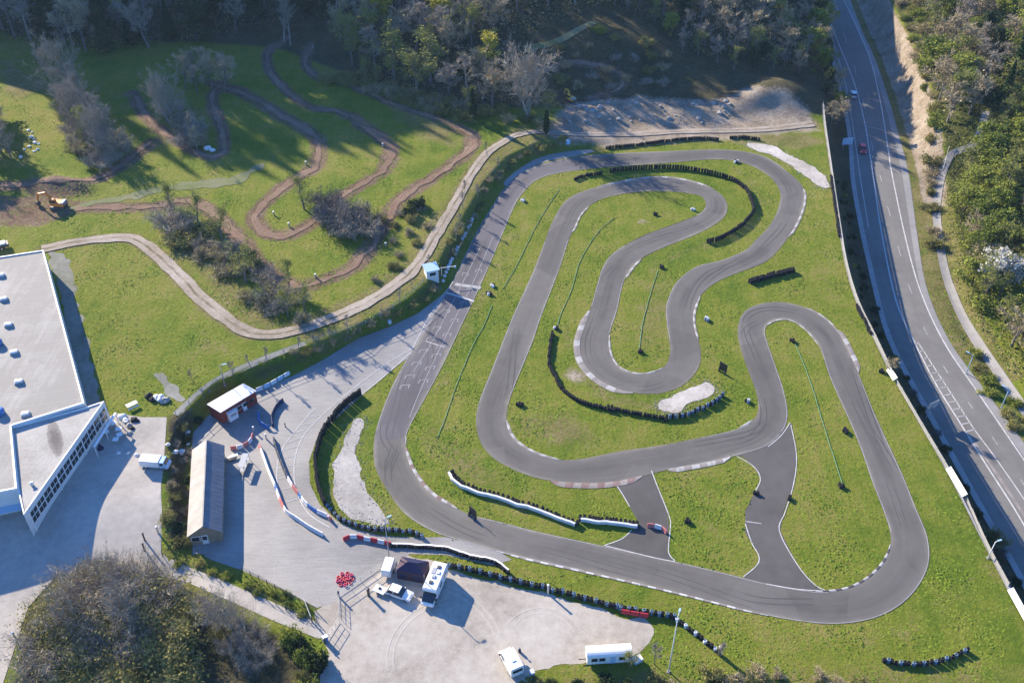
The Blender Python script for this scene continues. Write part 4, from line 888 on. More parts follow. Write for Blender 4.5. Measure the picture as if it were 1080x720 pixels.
scatter([(690,722),(740,712),(800,708),(860,713),(900,722),(960,736),(960,750),(690,750)], 2.8, {'olive': 3, 'tanscrub': 3, 'dark': 1}, (3.4, 5), 'along the hedge bank below the circuit', 24, maxn=20)
scatter([(560,716),(640,712),(690,716),(690,735),(560,735)], 2.4, {'green': 3, 'olive': 2, 'dark': 2}, (2.6, 4), 'behind the white mobile home', 25, maxn=12)

def undergrowth(name, px, n, size, mats, seed, label, hmax=1.6, world=False):
    rg = np.random.default_rng(seed); P = np.array([p[:2] for p in WL(px)]); x0, y0 = P.min(0); x1, y1 = P.max(0); V = []; F = []; M = []
    c = np.c_[rg.uniform(x0, x1, n*3), rg.uniform(y0, y1, n*3)]; c = c[in_poly(P, c[:, 0], c[:, 1]) & ~masked(c[:, 0], c[:, 1])][:n]
    z = H(c[:, 0], c[:, 1])
    for i in range(len(c)):
        mi = int(rg.random()*len(mats)) if rg.random() > .35 else int((math.sin(c[i, 0]*.21)+math.sin(c[i, 1]*.17+1)+2)/4*len(mats)*.999); q = np.array([c[i, 0], c[i, 1], z[i]+rg.random()**1.6*hmax])
        a = rg.normal(0, 1, 3); a = a/np.linalg.norm(a)*size*rg.uniform(.5, 1.2); b_ = np.cross(a, rg.normal(0, 1, 3)); b_ = b_/(np.linalg.norm(b_)+1e-9)*size*rg.uniform(.3, .7); b = len(V)
        V += [q-a, q+b_, q+a, q-b_]; F.append((b, b+1, b+2, b+3)); M.append(mi)
    return tag(mesh_np(name, V, F, mats, None, M), label, 'undergrowth', kind='stuff')
undergrowth('undergrowth', [(-90,-20),(-80,36),(0,42),(110,54),(200,44),(300,24),(352,30),(400,84),(500,112),(545,108),(540,50),(640,6),(700,30),(724,60),(850,72),(866,60),(856,-20)], 46000, .36, [TW_DARK, TW_TAN, L_DARK, TW_GREEN, L_DARK, B_GREY], 31, 'low brown undergrowth on the floor of the northern woods', 2.6)
undergrowth('undergrowth', [(966,-20),(976,60),(984,120),(990,180),(1004,300),(1032,350),(1060,390),(1130,460),(1160,300),(1120,-20)], 30000, .26, [L_OLIVE, L_GREEN, L_DARK, L_GREEN, TW_GREEN], 32, 'low green undergrowth across the slope beyond the highway', 2.0)
undergrowth('undergrowth', [(20,740),(24,670),(62,620),(130,606),(190,618),(215,700),(210,740)], 9000, .35, [TW_GREY, TW_TAN, L_OLIVE, L_GREEN, TW_DARK], 33, 'tangled undergrowth below the big thicket by the yard', 2.4)
# single trees that stand out in the photo
tree('round', 183, 131, 14, 'big grey bare tree beside the shaded dirt bend at the field top', wide=.8)
tree('round', 556, 126, 18, 'largest broad bare tree at the top corner of the motocross field', wide=.95)
tree('column', 499, 126, 9, 'dark columnar ivy-clad stump tree at the motocross wood edge', wide=1.1)
tree('column', 576, 142, 7, 'small dark columnar tree beside the dirt yard entrance', wide=1.1)
tree('bud', 321, 221, 9, 'pale green leafing tree standing alone inside the motocross hairpin', wide=1.25)
tree('bud', 315, 120, 0.5, 'x') if False else None
tree('bare', 205, 150, 9, 'grey bare tree below the big tree on the dirt bend')
tree('tan', 208, 158, 6, 'small tan bare tree by the shaded dirt bend', wide=1.3)
for (u, v, h, t, kk) in ((68,98,15,'topmost and tallest', 'round'),(80,112,13,'second from the top', 'bare'),(92,118,12,'third from the top, standing to the east', 'bare'),(86,130,13,'broad one in the middle', 'round'),(104,142,12,'tallest of the lower half', 'bare'),(92,150,10,'greenish one in the lower half', 'bud'),(112,158,12,'broad grey one in the lower half', 'round'),(86,168,7,'tan shrubby one at the lower end', 'tan'),(126,168,8,'outermost low brown one','tan'),(104,170,8,'grey twiggy one at the lower end','bare')):
    tree(kk, u, v, h, 'tree of the left field row, '+t, wide=1.15 if kk != 'round' else .8)
scatter([(62,96),(74,100),(96,120),(118,150),(140,172),(96,176),(84,160),(76,130)], 2.8, {'greybare': 3, 'tanscrub': 3, 'scrub': 2, 'olive': 1.5}, (6, 9.5), 'below the tree row across the left field', 41, maxn=34)
scatter([(178,120),(190,118),(214,150),(216,162),(200,158),(184,140)], 2.6, {'greybare': 3, 'tanscrub': 3}, (6, 9), 'round the big bare tree on the dirt bend', 42, maxn=10)
scatter([(-30,120),(4,118),(8,150),(14,172),(-4,190),(-30,190)], 3.2, {'ivy': 3, 'tan': 2, 'leafy': 1}, (9, 13), 'at the shaded edge of the far left field', 43, maxn=12)
scatter([(190,84),(240,84),(246,96),(200,100)], 3.6, {'bare': 3, 'tan': 2}, (9, 12), 'in the shaded clump behind the big bare tree', 44, maxn=8)
tree('bare', 12, 160, 10, 'bare tree in shadow at the field edge beside scattered white litter', wide=1.2)
tree('tan', -4, 178, 8, 'tan tree at the shaded edge of the far left field', wide=1.3)
tree('slender', 300, 44, 17, 'tall pale bare tree alone above the upper motocross loop', wide=1.1)
tree('slender', 306, 48, 14, 'pale bare tree standing just below the tall one above the loop')
tree('yellow', 128, 22, 13, 'bright yellow leafed tree in the shaded wood above the field')
tree('yellow', 405, 36, 14, 'yellow leafed tree in the wood behind the motocross corner')
tree('bud', 72, 38, 8, 'small pale tipped tree at the edge of the shaded wood')
tree('fir', 42, 66, 9, 'small fir tree standing at the top of the sunlit pasture', wide=.7)
for i, (u, v, h) in enumerate(((1066,90,16),(1078,70,17),(1056,112,13),(1090,100,16),(1084,40,17))):
    tree('fir', u, v, h, 'tall dark fir tree on the hillside above the lane', 'firs above the lane')
tree('blossom', 1047, 304, 8.5, 'white blossoming tree among green shrubs across the highway', wide=1.15)
tree('nearbare', 246, 656, 3.4, 'x')['label'] = 'low grey suckers round the foot of the lone driveway tree'
tree('round', 243, 664, 9.5, 'lone many limbed bare tree beside the driveway', wide=.72)
tree('round', 118, 628, 9, 'upright bare tree rising from the far edge of the thicket', wide=.62)
tree('round', 70, 660, 9, 'broad bare tree on the near side of the thicket by the road', wide=.8)
tree('round', 150, 660, 10, 'broad dark bare tree in the middle of the thicket', wide=.95)
tree('bud', 664, 704, 4.2, 'pale leafing tree leaning over the end of the white mobile home', wide=1.1)
tree('bare', 690, 700, 5.5, 'young bare tree with mistletoe balls between mobile home and lamp post', wide=.7)
tree('bare', 760, 692, 4.0, 'small bare sapling by the end of the long tyre wall', wide=.8)
tree('tan', 936, 393, 3.6, 'bushy tan tree on the fence line at the highway bank', wide=1.5)
tree('olive', 1046, 571, 2.4, 'x')['label'] = 'round yellowish shrub at the fence beside the lower highway'
tree('bare', 203, 402, 3.4, 'small bare sapling on the grass above the earth path', wide=.6)
tree('bare', 490, 205, 4.0, 'thin bare sapling beside the farm track above the start straight', wide=.7)
tree('bare', 246, 398, 4.5, 'thin bare sapling on the bank behind the red shed', wide=.6)
tree('dark', 441, 218, 2.4, 'x')['label'] = 'dark round evergreen shrub on the rough motocross bank'
tree('dark', 432, 226, 2.0, 'x')['label'] = 'smaller dark shrub below the round one on the motocross bank'
tree('slender', 514, 165, 4.5, 'thin pale sapling on the grass verge above the track corner')
# more woodland out of the frame to the north, casting the long shadows over the field
def far_wood(name, pts, seed):
    rg = np.random.default_rng(seed); V = []; F = []; M = []
    src = [PROTO['bare'][0], PROTO['ivy'][0], PROTO['bare'][1], PROTO['fir'][0], PROTO['ivy'][1]]
    dat = []
    for s_ in src:
        a = []
        for ch in s_.children:
            v = np.empty(len(ch.data.vertices)*3); ch.data.vertices.foreach_get('co', v); a.append((v.reshape(-1, 3), [tuple(p.vertices) for p in ch.data.polygons], ch.name.startswith('crown')))
        dat.append(a)
    b = 0
    for (x, y, h) in pts:
        q = rg.integers(len(src)); th = rg.uniform(0, 6.28); s1 = h/13
        for v, f, crown in dat[q]:
            st = 3 if crown else 1; f = f[::2] if crown else f
            R2 = np.array([[math.cos(th), -math.sin(th), 0], [math.sin(th), math.cos(th), 0], [0, 0, 1]]); p = v*s1@R2.T+np.array([x, y, float(H(x, y))])
            V.append(p); F += [tuple(i+b for i in t) for t in f]; M += [(2 if q in (1, 3, 4) else 1) if crown else 0]*len(f); b += len(p)
    o = mesh_np(name, np.vstack(V), F, [B_DARK, TW_GREY, L_DARK], None, M)
    return tag(o, 'mass of woodland on the hill beyond the field', 'woodland', kind='stuff')
rg = np.random.default_rng(5); pts = []
for _ in range(6000):
    x, y = rg.uniform(-270, 60), rg.uniform(300, 400); edge_y = 338+0.03*x
    if y < edge_y or len(pts) > 300 or x < -200 or (x > -95 and y > 352) or x > 20: continue
    if all((x-a)**2+(y-b)**2 > 32 for a, b, _ in pts): pts.append((x, y, rg.uniform(15, 20)))
far_wood('woodland', pts, 6)
pts = []
for _ in range(900):
    x, y = rg.uniform(-235, -168), rg.uniform(196, 310)
    if x > -0.52*y-22 or len(pts) > 50: continue
    if all((x-a)**2+(y-b)**2 > 42 for a, b, _ in pts): pts.append((x, y, rg.uniform(17, 22)))
far_wood('woodland', pts, 7)
print('SCATTER', ALLP)
# prototypes never planted are removed
for L in PROTO.values():
    for p in L:
        if p.name not in used_protos:
            for ch in list(p.children): bpy.data.objects.remove(ch)
            bpy.data.objects.remove(p)
# ------------------------------------------------------------------ materials of the built things
X = lambda n, c, r=.5, s=.4, v=.06, m=0.0: plain(n, c, r, s, v, m)
M_WHITE = X('white_paintwork', (.74, .74, .72), .35, .5, .03); M_WHITEW = X('white_render', (.66, .65, .62), .8, .2, .06); M_GREYM = X('grey_metal', (.34, .35, .36), .5, .4, .08)
M_DARKM = X('dark_metal', (.06, .062, .066), .5, .4, .1); M_GLASS = X('dark_glass', (.02, .025, .03), .08, .8, .02); M_TYRE = X('tyre_rubber', (.022, .022, .023), .85, .2, .15); M_BLACK = X('black_plastic', (.025, .025, .028), .5, .4, .1)
M_WHITET = X('white_painted_rubber', (.62, .63, .64), .7, .3, .12); M_BLUET = X('blue_painted_rubber', (.12, .18, .24), .7, .3, .12); M_REDP = X('red_plastic', (.45, .03, .045), .5, .4, .08); M_PINKP = X('faded_red_plastic', (.52, .17, .15), .6, .3, .12); M_WHITEP = X('white_plastic', (.68, .67, .66), .5, .4, .07); M_BLUEP = X('blue_plastic', (.06, .17, .40), .5, .4, .1); M_NAVYP = X('navy_plastic', (.02, .03, .075), .5, .4, .1)
M_NAVY = X('navy_canvas', (.018, .02, .06), .8, .2, .12); M_MAUVE = X('dark_mauve_canvas', (.07, .045, .06), .8, .2, .12)
M_REDW = X('dark_red_cladding', (.20, .045, .035), .7, .25, .15); M_ROOFW = X('white_sheet_roof', (.72, .71, .69), .45, .4, .06); M_BEIGE = X('beige_sheet_roof', (.44, .40, .34), .7, .25, .08); M_ROOFSHADE = X('painted_shade_sheet_roof', (.30, .31, .33), .7, .25, .08)
def ribbed(name, c):
    k = NT(name, .75, .2); sp = k.n('ShaderNodeSeparateXYZ'); k.link(k.objpos(), sp.inputs[0]); wv = k.math('ABSOLUTE', k.math('SINE', k.math('MULTIPLY', sp.outputs[0], 3.3)))
    f = k.math('ADD', k.math('MULTIPLY', k.noise(.5, 4, k.objpos()), .6), k.math('MULTIPLY', k.noise(4, 4, k.scale(k.objpos(), (1, .15, .15))), .4)); cc = k.ramp(f, [(.35, tuple(x*.75 for x in c)), (.65, tuple(x*1.2 for x in c))])
    k.bump(wv, .2, .03); return k.col(k.mix(k.math('MULTIPLY', k.step(wv, .12, 0.0), .2), cc, tuple(x*.55 for x in c)))
M_BEIGE = ribbed('beige_ribbed_roof', (.40, .375, .33)); M_ROOFSHADE = ribbed('painted_shade_ribbed_roof', (.20, .205, .22))  # darker grey copy puts the right slope's shade into the roof colour
M_STONE = X('grey_stone', (.33, .305, .275), .95, .1, .22); M_WOOD = X('weathered_wood', (.30, .23, .16), .9, .1, .2); M_GREENC = X('green_hose_plastic', (.10, .26, .15), .6, .4, .08); M_ORANGE = X('orange_machine_paint', (.55, .19, .03), .5, .4, .1); M_YELLOW = X('yellow_machine_paint', (.55, .34, .04), .5, .4, .1)
M_REDCAR = X('red_car_paint', (.42, .012, .02), .25, .6, .03); M_SILVER = X('pale_car_paint', (.62, .66, .70), .25, .6, .03); M_DKCAR = X('dark_car_paint', (.03, .04, .07), .25, .6, .03); M_LBLUE = X('pale_blue_paint', (.36, .52, .66), .5, .4, .06); M_LIGHT = X('headlight_lens', (.7, .7, .68), .1, .8, .02); M_TAIL = X('tail_lens', (.35, .01, .01), .2, .6, .02); M_CONC = X('concrete', (.27, .265, .25), .9, .1, .12)

def at(u, v, h, zg=None):
    """world point at height h above a ground level zg seen at a pixel"""
    if zg is None: zg = float(W(u, v).z)
    x, y = PZ(u, v, zg+h); return np.array([x, y])

# ------------------------------------------------------------------ factory
k = NT('flat_roof_membrane', .8, .25); rs = k.scale(k.pos(), (1, .12, 1), R_(-8)); f = k.math('ADD', k.math('MULTIPLY', k.noise(.12, 4), .5), k.math('ADD', k.math('MULTIPLY', k.noise(.9, 4, rs), .35), k.math('MULTIPLY', k.noise(3, 4), .15)))
sx_ = k.n('ShaderNodeSeparateXYZ'); k.link(k.scale(k.pos(), (1, 1, 1), R_(-12)), sx_.inputs[0]); seam = k.step(k.math('ABSOLUTE', k.math('SINE', k.math('MULTIPLY', sx_.outputs[1], 1.05))), 0.05, 0.0); f = k.math('SUBTRACT', f, k.math('MULTIPLY', seam, .10)); pud = k.step(k.noise(.35, 4), .62, .68); f = k.math('SUBTRACT', f, k.math('MULTIPLY', pud, .09))
M_FLAT = k.col(k.ramp(f, [(.36, (.26, .245, .22)), (.5, (.335, .318, .29)), (.64, (.40, .38, .35))]))
zR = 2.4+4.9; zW = 2.4+4.35
HA, HB = np.array(PZ(46, 264, zR)), np.array(PZ(89, 425, zR)); HC, HD = np.array(PZ(12, 449, zR)), np.array(PZ(18, 515, zR)); dl = np.array(PZ(0, 271, zR))-HA; dl /= np.hypot(*dl)
HF = HA+dl*60; HE = HD+dl*45
hall = [tuple(p) for p in (HA, HF, HE, HD, HC, HB)]
fac = empty('factory', (float(HB[0]), float(HB[1]), 2.4), 0, 'large white factory hall with a long pale flat roof and low glazed front wing', 'factory')
loc = lambda P: [(p[0]-fac.location.x, p[1]-fac.location.y) for p in P]
def inset(P, d):
    P = np.array(P); n = len(P); out = []
    for i in range(n):
        a, b, c = P[i-1], P[i], P[(i+1) % n]; e1 = (b-a)/np.hypot(*(b-a)); e2 = (c-b)/np.hypot(*(c-b)); n1 = np.array([-e1[1], e1[0]]); n2 = np.array([-e2[1], e2[0]])
        m = n1+n2; m = m/max(np.dot(m, n1), .3); out.append(b+m*d)
    return [tuple(p) for p in out]
def parapet(P, z0, z1, t):
    m = MB(); n = len(P); Q = inset(P, t); V = [(p[0], p[1], z0) for p in P]+[(p[0], p[1], z1) for p in P]+[(p[0], p[1], z1) for p in Q]+[(p[0], p[1], z0) for p in Q]
    for i in range(n):
        j = (i+1) % n
        for a in range(3): m.F.append([a*n+i, a*n+j, (a+1)*n+j, (a+1)*n+i]); m.M.append(0)
    m.V = V; return m
zb = -fac.location.z
MB().prism(loc(hall), zb-1.5, zR+zb-.25, 0).build('hall_wall', [M_WHITEW], fac)
MB().prism(inset(loc(hall), .3), zR+zb-.245, zR+zb-.1, 0).build('hall_roof', [M_FLAT], fac)
parapet(loc(hall), zR+zb-.245, zR+zb+.12, .28).build('roof_edge', [M_WHITE], fac)
WA, WB = np.array(PZ(110, 423, zW)), np.array(PZ(25, 543, zW)); WC, WD = np.array(PZ(19, 517, zW)), np.array(PZ(12, 451, zW)); WE = np.array(PZ(89, 430, zW))
wing = [tuple(p) for p in (WA, WE, WD, WC, WB)]
MB().prism(loc(wing), zb-1.5, zW+zb-.2, 0).build('wing_wall', [M_WHITEW], fac)
k = NT('wing_roof_membrane', .8, .25); f = k.math('ADD', k.math('MULTIPLY', k.noise(.2, 4), .55), k.math('MULTIPLY', k.noise(2.5, 4), .45)); c = k.ramp(f, [(.36, (.27, .255, .23)), (.5, (.34, .322, .292)), (.64, (.405, .385, .355))])
sp = k.n('ShaderNodeSeparateXYZ'); k.link(k.pos(), sp.inputs[0]); s0, s1 = np.array(PZ(54, 443, zW)), np.array(PZ(62, 482, zW)); mc = (s0+s1)/2
ax = (s1-s0)/np.hypot(*(s1-s0)); lx = k.math('SUBTRACT', sp.outputs[0], float(mc[0])); ly = k.math('SUBTRACT', sp.outputs[1], float(mc[1]))
u_ = k.math('ADD', k.math('MULTIPLY', lx, float(ax[0])), k.math('MULTIPLY', ly, float(ax[1]))); v_ = k.math('SUBTRACT', k.math('MULTIPLY', lx, float(ax[1])), k.math('MULTIPLY', ly, float(ax[0])))
Ls = float(np.hypot(*(s1-s0)))/2; r2 = k.math('ADD', k.math('POWER', k.math('ABSOLUTE', k.math('DIVIDE', u_, Ls)), 2.0), k.math('POWER', k.math('ABSOLUTE', k.math('DIVIDE', v_, 1.25)), 2.0))
stain = k.math('SUBTRACT', k.math('ADD', 1.0, k.math('MULTIPLY', k.math('SUBTRACT', k.noise(1.6, 5), .5), 1.2)), r2)
c = k.mix(k.math('MULTIPLY', k.step(stain, 0.0, .25), .62), c, (.10, .085, .08)); c = k.mix(k.math('MULTIPLY', k.step(stain, .45, .9), .6), c, (.045, .04, .045)); M_WINGR = k.col(c)
MB().prism(inset(loc(wing), .25), zW+zb-.195, zW+zb-.08, 0).build('wing_roof', [M_WINGR], fac)
parapet(loc(wing), zW+zb-.195, zW+zb+.12, .22).build('roof_edge', [M_WHITE], fac)
fd = WB-WA; FL = float(np.hypot(*fd)); fd /= FL; fn = np.array([-fd[1], fd[0]]) ; fn = fn if fn[0] > 0 else -fn; ang = math.atan2(fd[1], fd[0])
nb = 12
for i in range(nb):
    c0 = WA+fd*(0.6+(FL-1.6)*(i+.5)/nb)+fn*.04-np.array([fac.location.x, fac.location.y]); wdt = (FL-1.6)/nb-.18
    for lvl, (z0, hh) in enumerate(((zW+zb-3.3, 1.25), (zW+zb-1.95, 1.15))):
        fr = MB().box((*c0, z0), (wdt, .10, hh), ang, 0).build('window', [M_WHITE], fac)
        gp = MB()
        for j in (-1, 1): gp.box((*(c0+fn*.03+fd*j*wdt*.245), z0+.09), (wdt*.43, .1, hh-.18), ang, 0)
        gp.build('pane', [M_GLASS], fr)
for i in range(0, nb+1, 4): MB().box((*(WA+fd*(.6+(FL-1.6)*i/nb)+fn*.1-np.array([fac.location.x, fac.location.y])), zb-.4), (.16, .22, zW-.4+.2), ang, 0).build('pilaster', [M_WHITE], fac)
for (u, v) in ((1,291),(4,316),(9,343),(15,372),(20,403),(27,437)):
    p = np.array(PZ(u, v, zR))-np.array([fac.location.x, fac.location.y]); s_ = MB().box((*p, zR+zb-.1), (1.5, .95, .28), math.atan2(dl[1], dl[0]), 0).build('skylight', [M_GREYM], fac, bevel=.02)
    MB().box((*p, zR+zb+.18), (1.4, .85, .38), math.atan2(dl[1], dl[0]), 0, .86).build('skylight_dome', [M_WHITE], s_, bevel=.06)
for (u, v) in ((-2, 363), (0, 436)):
    p = np.array(PZ(u, v, zR))-np.array([fac.location.x, fac.location.y]); MB().lathe([(0, 0), (.9, 0), (.9, .9), (.75, 1.1), (0, 1.15)], 14, (*p, zR+zb-.1)).build('roof_vent', [M_BLUEP], fac, True)
p = np.array(PZ(34, 511, zW))-np.array([fac.location.x, fac.location.y]); MB().lathe([(0, 0), (.25, 0), (.25, .5), (.4, .55), (0, .7)], 10, (*p, zW+zb-.1)).build('roof_vent', [M_WHITE], fac, True)
# goods canopy in the shade of the hall's south wall
cp_ = PZ(15, 535, 4.0); o = empty('loading_canopy', (cp_[0]-2, cp_[1], 0.9), math.atan2(dl[1], dl[0]), 'pale canopy over the loading door in the shade below the factory hall', 'canopy')
MB().box((0, 0, 2.9), (6, 2.6, .18)).build('canopy_roof', [M_LBLUE], o, bevel=.04)
for a in (-2.7, 2.7): MB().box((a, -1.1, -.9), (.12, .12, 3.8)).build('post', [M_GREYM], o)
# white frame in front of the glazing, terrace furniture
a0, a1 = np.array(PZ(122, 435, 2.4+2.6)), np.array(PZ(99, 471, 2.4+2.6)); m_ = (a0+a1)/2; zt = float(H(*m_)); o = empty('pergola', (*m_, zt), math.atan2(*(a1-a0)[::-1]), 'long white steel awning frame standing on the terrace before the glazed wing', 'pergola'); L_ = float(np.hypot(*(a1-a0)))
MB().box((0, 0, 2.45), (L_, .42, .22)).build('beam', [M_WHITE], o, bevel=.03)
for a in (-L_/2+.1, 0, L_/2-.1): MB().box((a, 0, -.3), (.12, .12, 2.75)).build('post', [M_WHITE], o)
def picnic(name, u, v, rz, label, top, group=None):
    w_ = W(u, v); o = empty(name, w_, rz, label, 'table', group); MB().box((0, 0, .70), (2.0, .85, .06)).build('tabletop', [top], o)
    for s_ in (-1, 1):
        MB().box((0, s_*.75, .42), (2.0, .28, .05)).build('bench_seat', [top], o); MB().box((s_*.7, 0, 0), (.08, 1.4, .44), 0, 0, 1.0, .5).build('leg', [M_GREYM], o); MB().box((s_*.7, 0, .42), (.07, .5, .28)).build('leg', [M_GREYM], o)
    return o
picnic('picnic_table', 140, 429, .7, 'white topped picnic table on the grass beside the terrace', M_WHITE)
def cafe(u, v, lab):
    w_ = W(u, v); o = empty('cafe_table', w_, random.uniform(0, 3), lab, 'table', 'white terrace tables by the glazed wing'); MB().box((0, 0, .70), (1.0, 1.0, .05)).build('tabletop', [M_WHITE], o, bevel=.02); MB().lathe([(.28, 0), (.28, .04), (.05, .08), (.05, .70)], 10).build('leg', [M_GREYM], o)
for (u, v) in ((112,444),(108,449),(106,455),(101,460),(115,450),(120,449),(113,458),(126,455),(127,461),(123,466)): cafe(u, v, 'square white table on the shaded terrace before the glazed wing')
for n_, (u, v) in enumerate(((91,477),(108,478))):
    w_ = W(u, v); o = empty('parasol', w_, 0, ('folded dark parasol close to the factory glazing', 'folded dark parasol further from the factory glazing')[n_], 'parasol'); MB().lathe([(.35, 0), (.35, .1), (.04, .12), (.04, 2.3)], 10).build('pole', [M_GREYM], o); MB().lathe([(0, 2.5), (.16, 2.2), (.6, 1.2), (.35, 1.0), (.05, 1.1)], 9).build('canopy', [M_NAVY], o, True)
def rock(u, v, s, lab, mat=M_STONE, seed=0, grp=None, name='boulder', dz=0.0, flat=.62):
    r = random.Random(seed*31+int(u*7+v)); bm = bmesh.new(); bmesh.ops.create_icosphere(bm, subdivisions=2, radius=1)
    for vv in bm.verts: vv.co *= r.uniform(.78, 1.18); vv.co.z *= flat
    me = bpy.data.meshes.new(name); bm.to_mesh(me); bm.free(); me.materials.append(mat); o = bpy.data.objects.new(name, me); COL.objects.link(o); o.location = W(u, v, dz+s*.2); o.scale = (s, s*r.uniform(.7, 1.1), s); o.rotation_euler = (0, 0, r.uniform(0, 6)); return tag(o, lab, 'boulder', grp)
for (u, v, s, m_) in ((129,440,.8,M_WHITEW),(133,444,.7,M_WHITEW),(136,449,.6,M_STONE),(141,443,.7,M_TYRE),(139,452,.6,M_TYRE),(144,444,.6,M_TYRE),(136,457,.6,M_STONE)): rock(u, v, s, 'pale or dark boulder edging the terrace beside the picnic lawn', m_, 1, 'boulders edging the terrace')
for (u, v, s, m_) in ((157,418,.9,M_TYRE),(162,421,.9,M_TYRE),(166,420,1.0,M_WHITEW),(170,421,1.0,M_WHITEW),(174,423,.9,M_STONE)): rock(u, v, s, 'boulder of the heap at the top of the picnic lawn', m_, 2, 'boulders on the picnic lawn')
for (u, v, s) in ((125,478,.4),(135,478,.4),(144,480,.45),(152,480,.4),(177,469,.45),(185,477,.6),(191,477,.7),(198,456,.5),(198,461,.5),(198,468,.4)): rock(u, v, s, 'small white stone marking the yard edge near the parked truck', M_WHITEW, 3, 'white stones on the yard')
for (u, v, s) in ((30,138,.5),(33,145,.6),(37,151,.6),(31,155,.5),(40,158,.5),(26,158,.4),(22,166,.6),(36,160,.4),(34,140,.4),(36,147,.4),(41,152,.4)): rock(u, v, s, 'white lump of rubble lying in the shade of the left field', M_WHITEW, 4, 'white rubble in the left field')
for (u, v, s) in ((181,124,.6),(184,131,.6),(192,139,.6),(178,118,.5),(219,157,1.0),(224,159,.8)): rock(u, v, s, 'pale lump of stone beside the shaded dirt bend', M_WHITEW, 5, 'stones beside the shaded dirt bend')
rgs = random.Random(9)
for i in range(46):
    u, v = rgs.uniform(640, 770), rgs.uniform(107, 132); rock(u, v, rgs.choice((.25, .3, .4, .5, .8)), 'block of rubble among the heaps of the dirt yard', M_STONE, i, 'rubble blocks in the dirt yard')
for i in range(10): rock(rgs.uniform(600, 640), rgs.uniform(110, 133), rgs.uniform(.5, 1.0), 'grey block at the shaded end of the dirt yard', M_STONE, i+80, 'blocks at the shaded end of the dirt yard')

# ------------------------------------------------------------------ red shed, clubhouse, cabin, mobile home
def shed_quad(name, px, hgt, label, cat, wallm, roofm, zg=0.0, over=.15):
    Q = [np.array(PZ(u, v, zg+hgt)) for u, v in px]; c0 = sum(Q)/4; o = empty(name, (*c0, zg), 0, label, cat); Q = [tuple(q-c0) for q in Q]
    ar = sum(Q[i][0]*Q[(i+1) % 4][1]-Q[(i+1) % 4][0]*Q[i][1] for i in range(4)); Q = Q if ar > 0 else Q[::-1]
    MB().prism(inset(Q, over), -.6, hgt-.13, 0).build('wall', [wallm], o); MB().prism(Q, hgt-.12, hgt, 0).build('roof', [roofm], o, bevel=.03); return o, Q
o, Q = shed_quad('race_office', [(218,426),(256.5,404),(270.5,412),(232.5,435)], 3.0, 'dark red race office shed with a flat white roof in the paddock', 'shed', M_REDW, M_ROOFW)
a0 = at(233, 436, 2.6, 0)-np.array(o.location[:2]); a1 = at(270, 413, 2.6, 0)-np.array(o.location[:2]); d_ = (a1-a0)/np.hypot(*(a1-a0)); an_ = math.atan2(d_[1], d_[0]); nn = np.array([d_[1], -d_[0]])
for q_, t_ in enumerate((.48, .66, .84)):
    p = a0*(1-t_)+a1*t_; fr = MB().box((*(p+nn*.02), .95 if q_ != 1 else 0), (1.3, .1, 1.0 if q_ != 1 else 2.0), an_).build('window' if q_ != 1 else 'door', [M_WHITE], o); MB().box((*(p+nn*.06), 1.05 if q_ != 1 else 1.0), (1.05, .1, .8), an_).build('pane', [M_GLASS], fr)
for q_ in range(5): MB().box((Q[0][0]*.0+(Q[0][0]+Q[2][0])/2*0+(Q[1][0]*.2+Q[0][0]*.8)*0, 0, 3.0), (.01, .01, .01)) if False else None
p = at(243.5, 433, 1.9, 0); b = empty('kiosk', (*p, 0), an_, 'white box kiosk standing against the front of the red shed', 'kiosk'); MB().box((0, 0, 0), (1.9, 1.3, 2.0)).build('body', [M_WHITE], b, bevel=.05); MB().box((0, -.66, 1.0), (1.3, .05, .7)).build('hatch', [M_GREYM], b); MB().box((0, 0, 2.0), (2.05, 1.45, .08)).build('roof', [M_ROOFW], b)

zg = 0.0; r0, r1 = np.array(PZ(217.5, 472.5, 4.0)), np.array(PZ(215.5, 561, 4.0)); e0 = np.array(PZ(203, 472, 2.5)); e1 = np.array(PZ(197, 566, 2.5)); f0 = np.array(PZ(236.5, 472, 2.5)); f1 = np.array(PZ(234.5, 561, 2.5))
ce = (e0+e1+f0+f1)/4; ln = ((e0+f0)-(e1+f1))/2; LC = float(np.hypot(*ln)); an_ = math.atan2(ln[1], ln[0]); WC_ = float((np.hypot(*(f0-e0))+np.hypot(*(f1-e1)))/2)
o = empty('clubhouse', (*ce, 0), an_, 'long low clubhouse with a beige gable roof, shade painted grey on its right slope', 'building'); hw = WC_/2
m = MB(); V = [(-LC/2, -hw+.3, -.5), (-LC/2, hw-.3, -.5), (-LC/2, hw-.3, 2.45), (-LC/2, 0, 4.25), (-LC/2, -hw+.3, 2.45)]; V = [(x+.3, y, z) for x, y, z in V]+[(LC/2-.3, y, z) for x, y, z in V]
m.add(V, [(4, 3, 2, 1, 0), (5, 6, 7, 8, 9)]+[(i, (i+1) % 5, 5+(i+1) % 5, 5+i) for i in range(5)]); m.build('wall', [M_WOOD], o)
def slab(P, t=.1): m = MB(); m.add(P+[(x, y, z-t) for x, y, z in P], [(0, 1, 2, 3), (7, 6, 5, 4), (0, 4, 5, 1), (1, 5, 6, 2), (2, 6, 7, 3), (3, 7, 4, 0)]); return m
for s_, mt_ in ((1, M_BEIGE), (-1, M_ROOFSHADE)):
    rf = slab([(-LC/2, 0, 4.45), (LC/2, 0, 4.45), (LC/2, s_*hw, 2.5), (-LC/2, s_*hw, 2.5)]).build('roof', [mt_], o)
MB().box((0, 0, 4.40), (LC, .22, .08)).build('ridge_cap', [M_BEIGE], o)
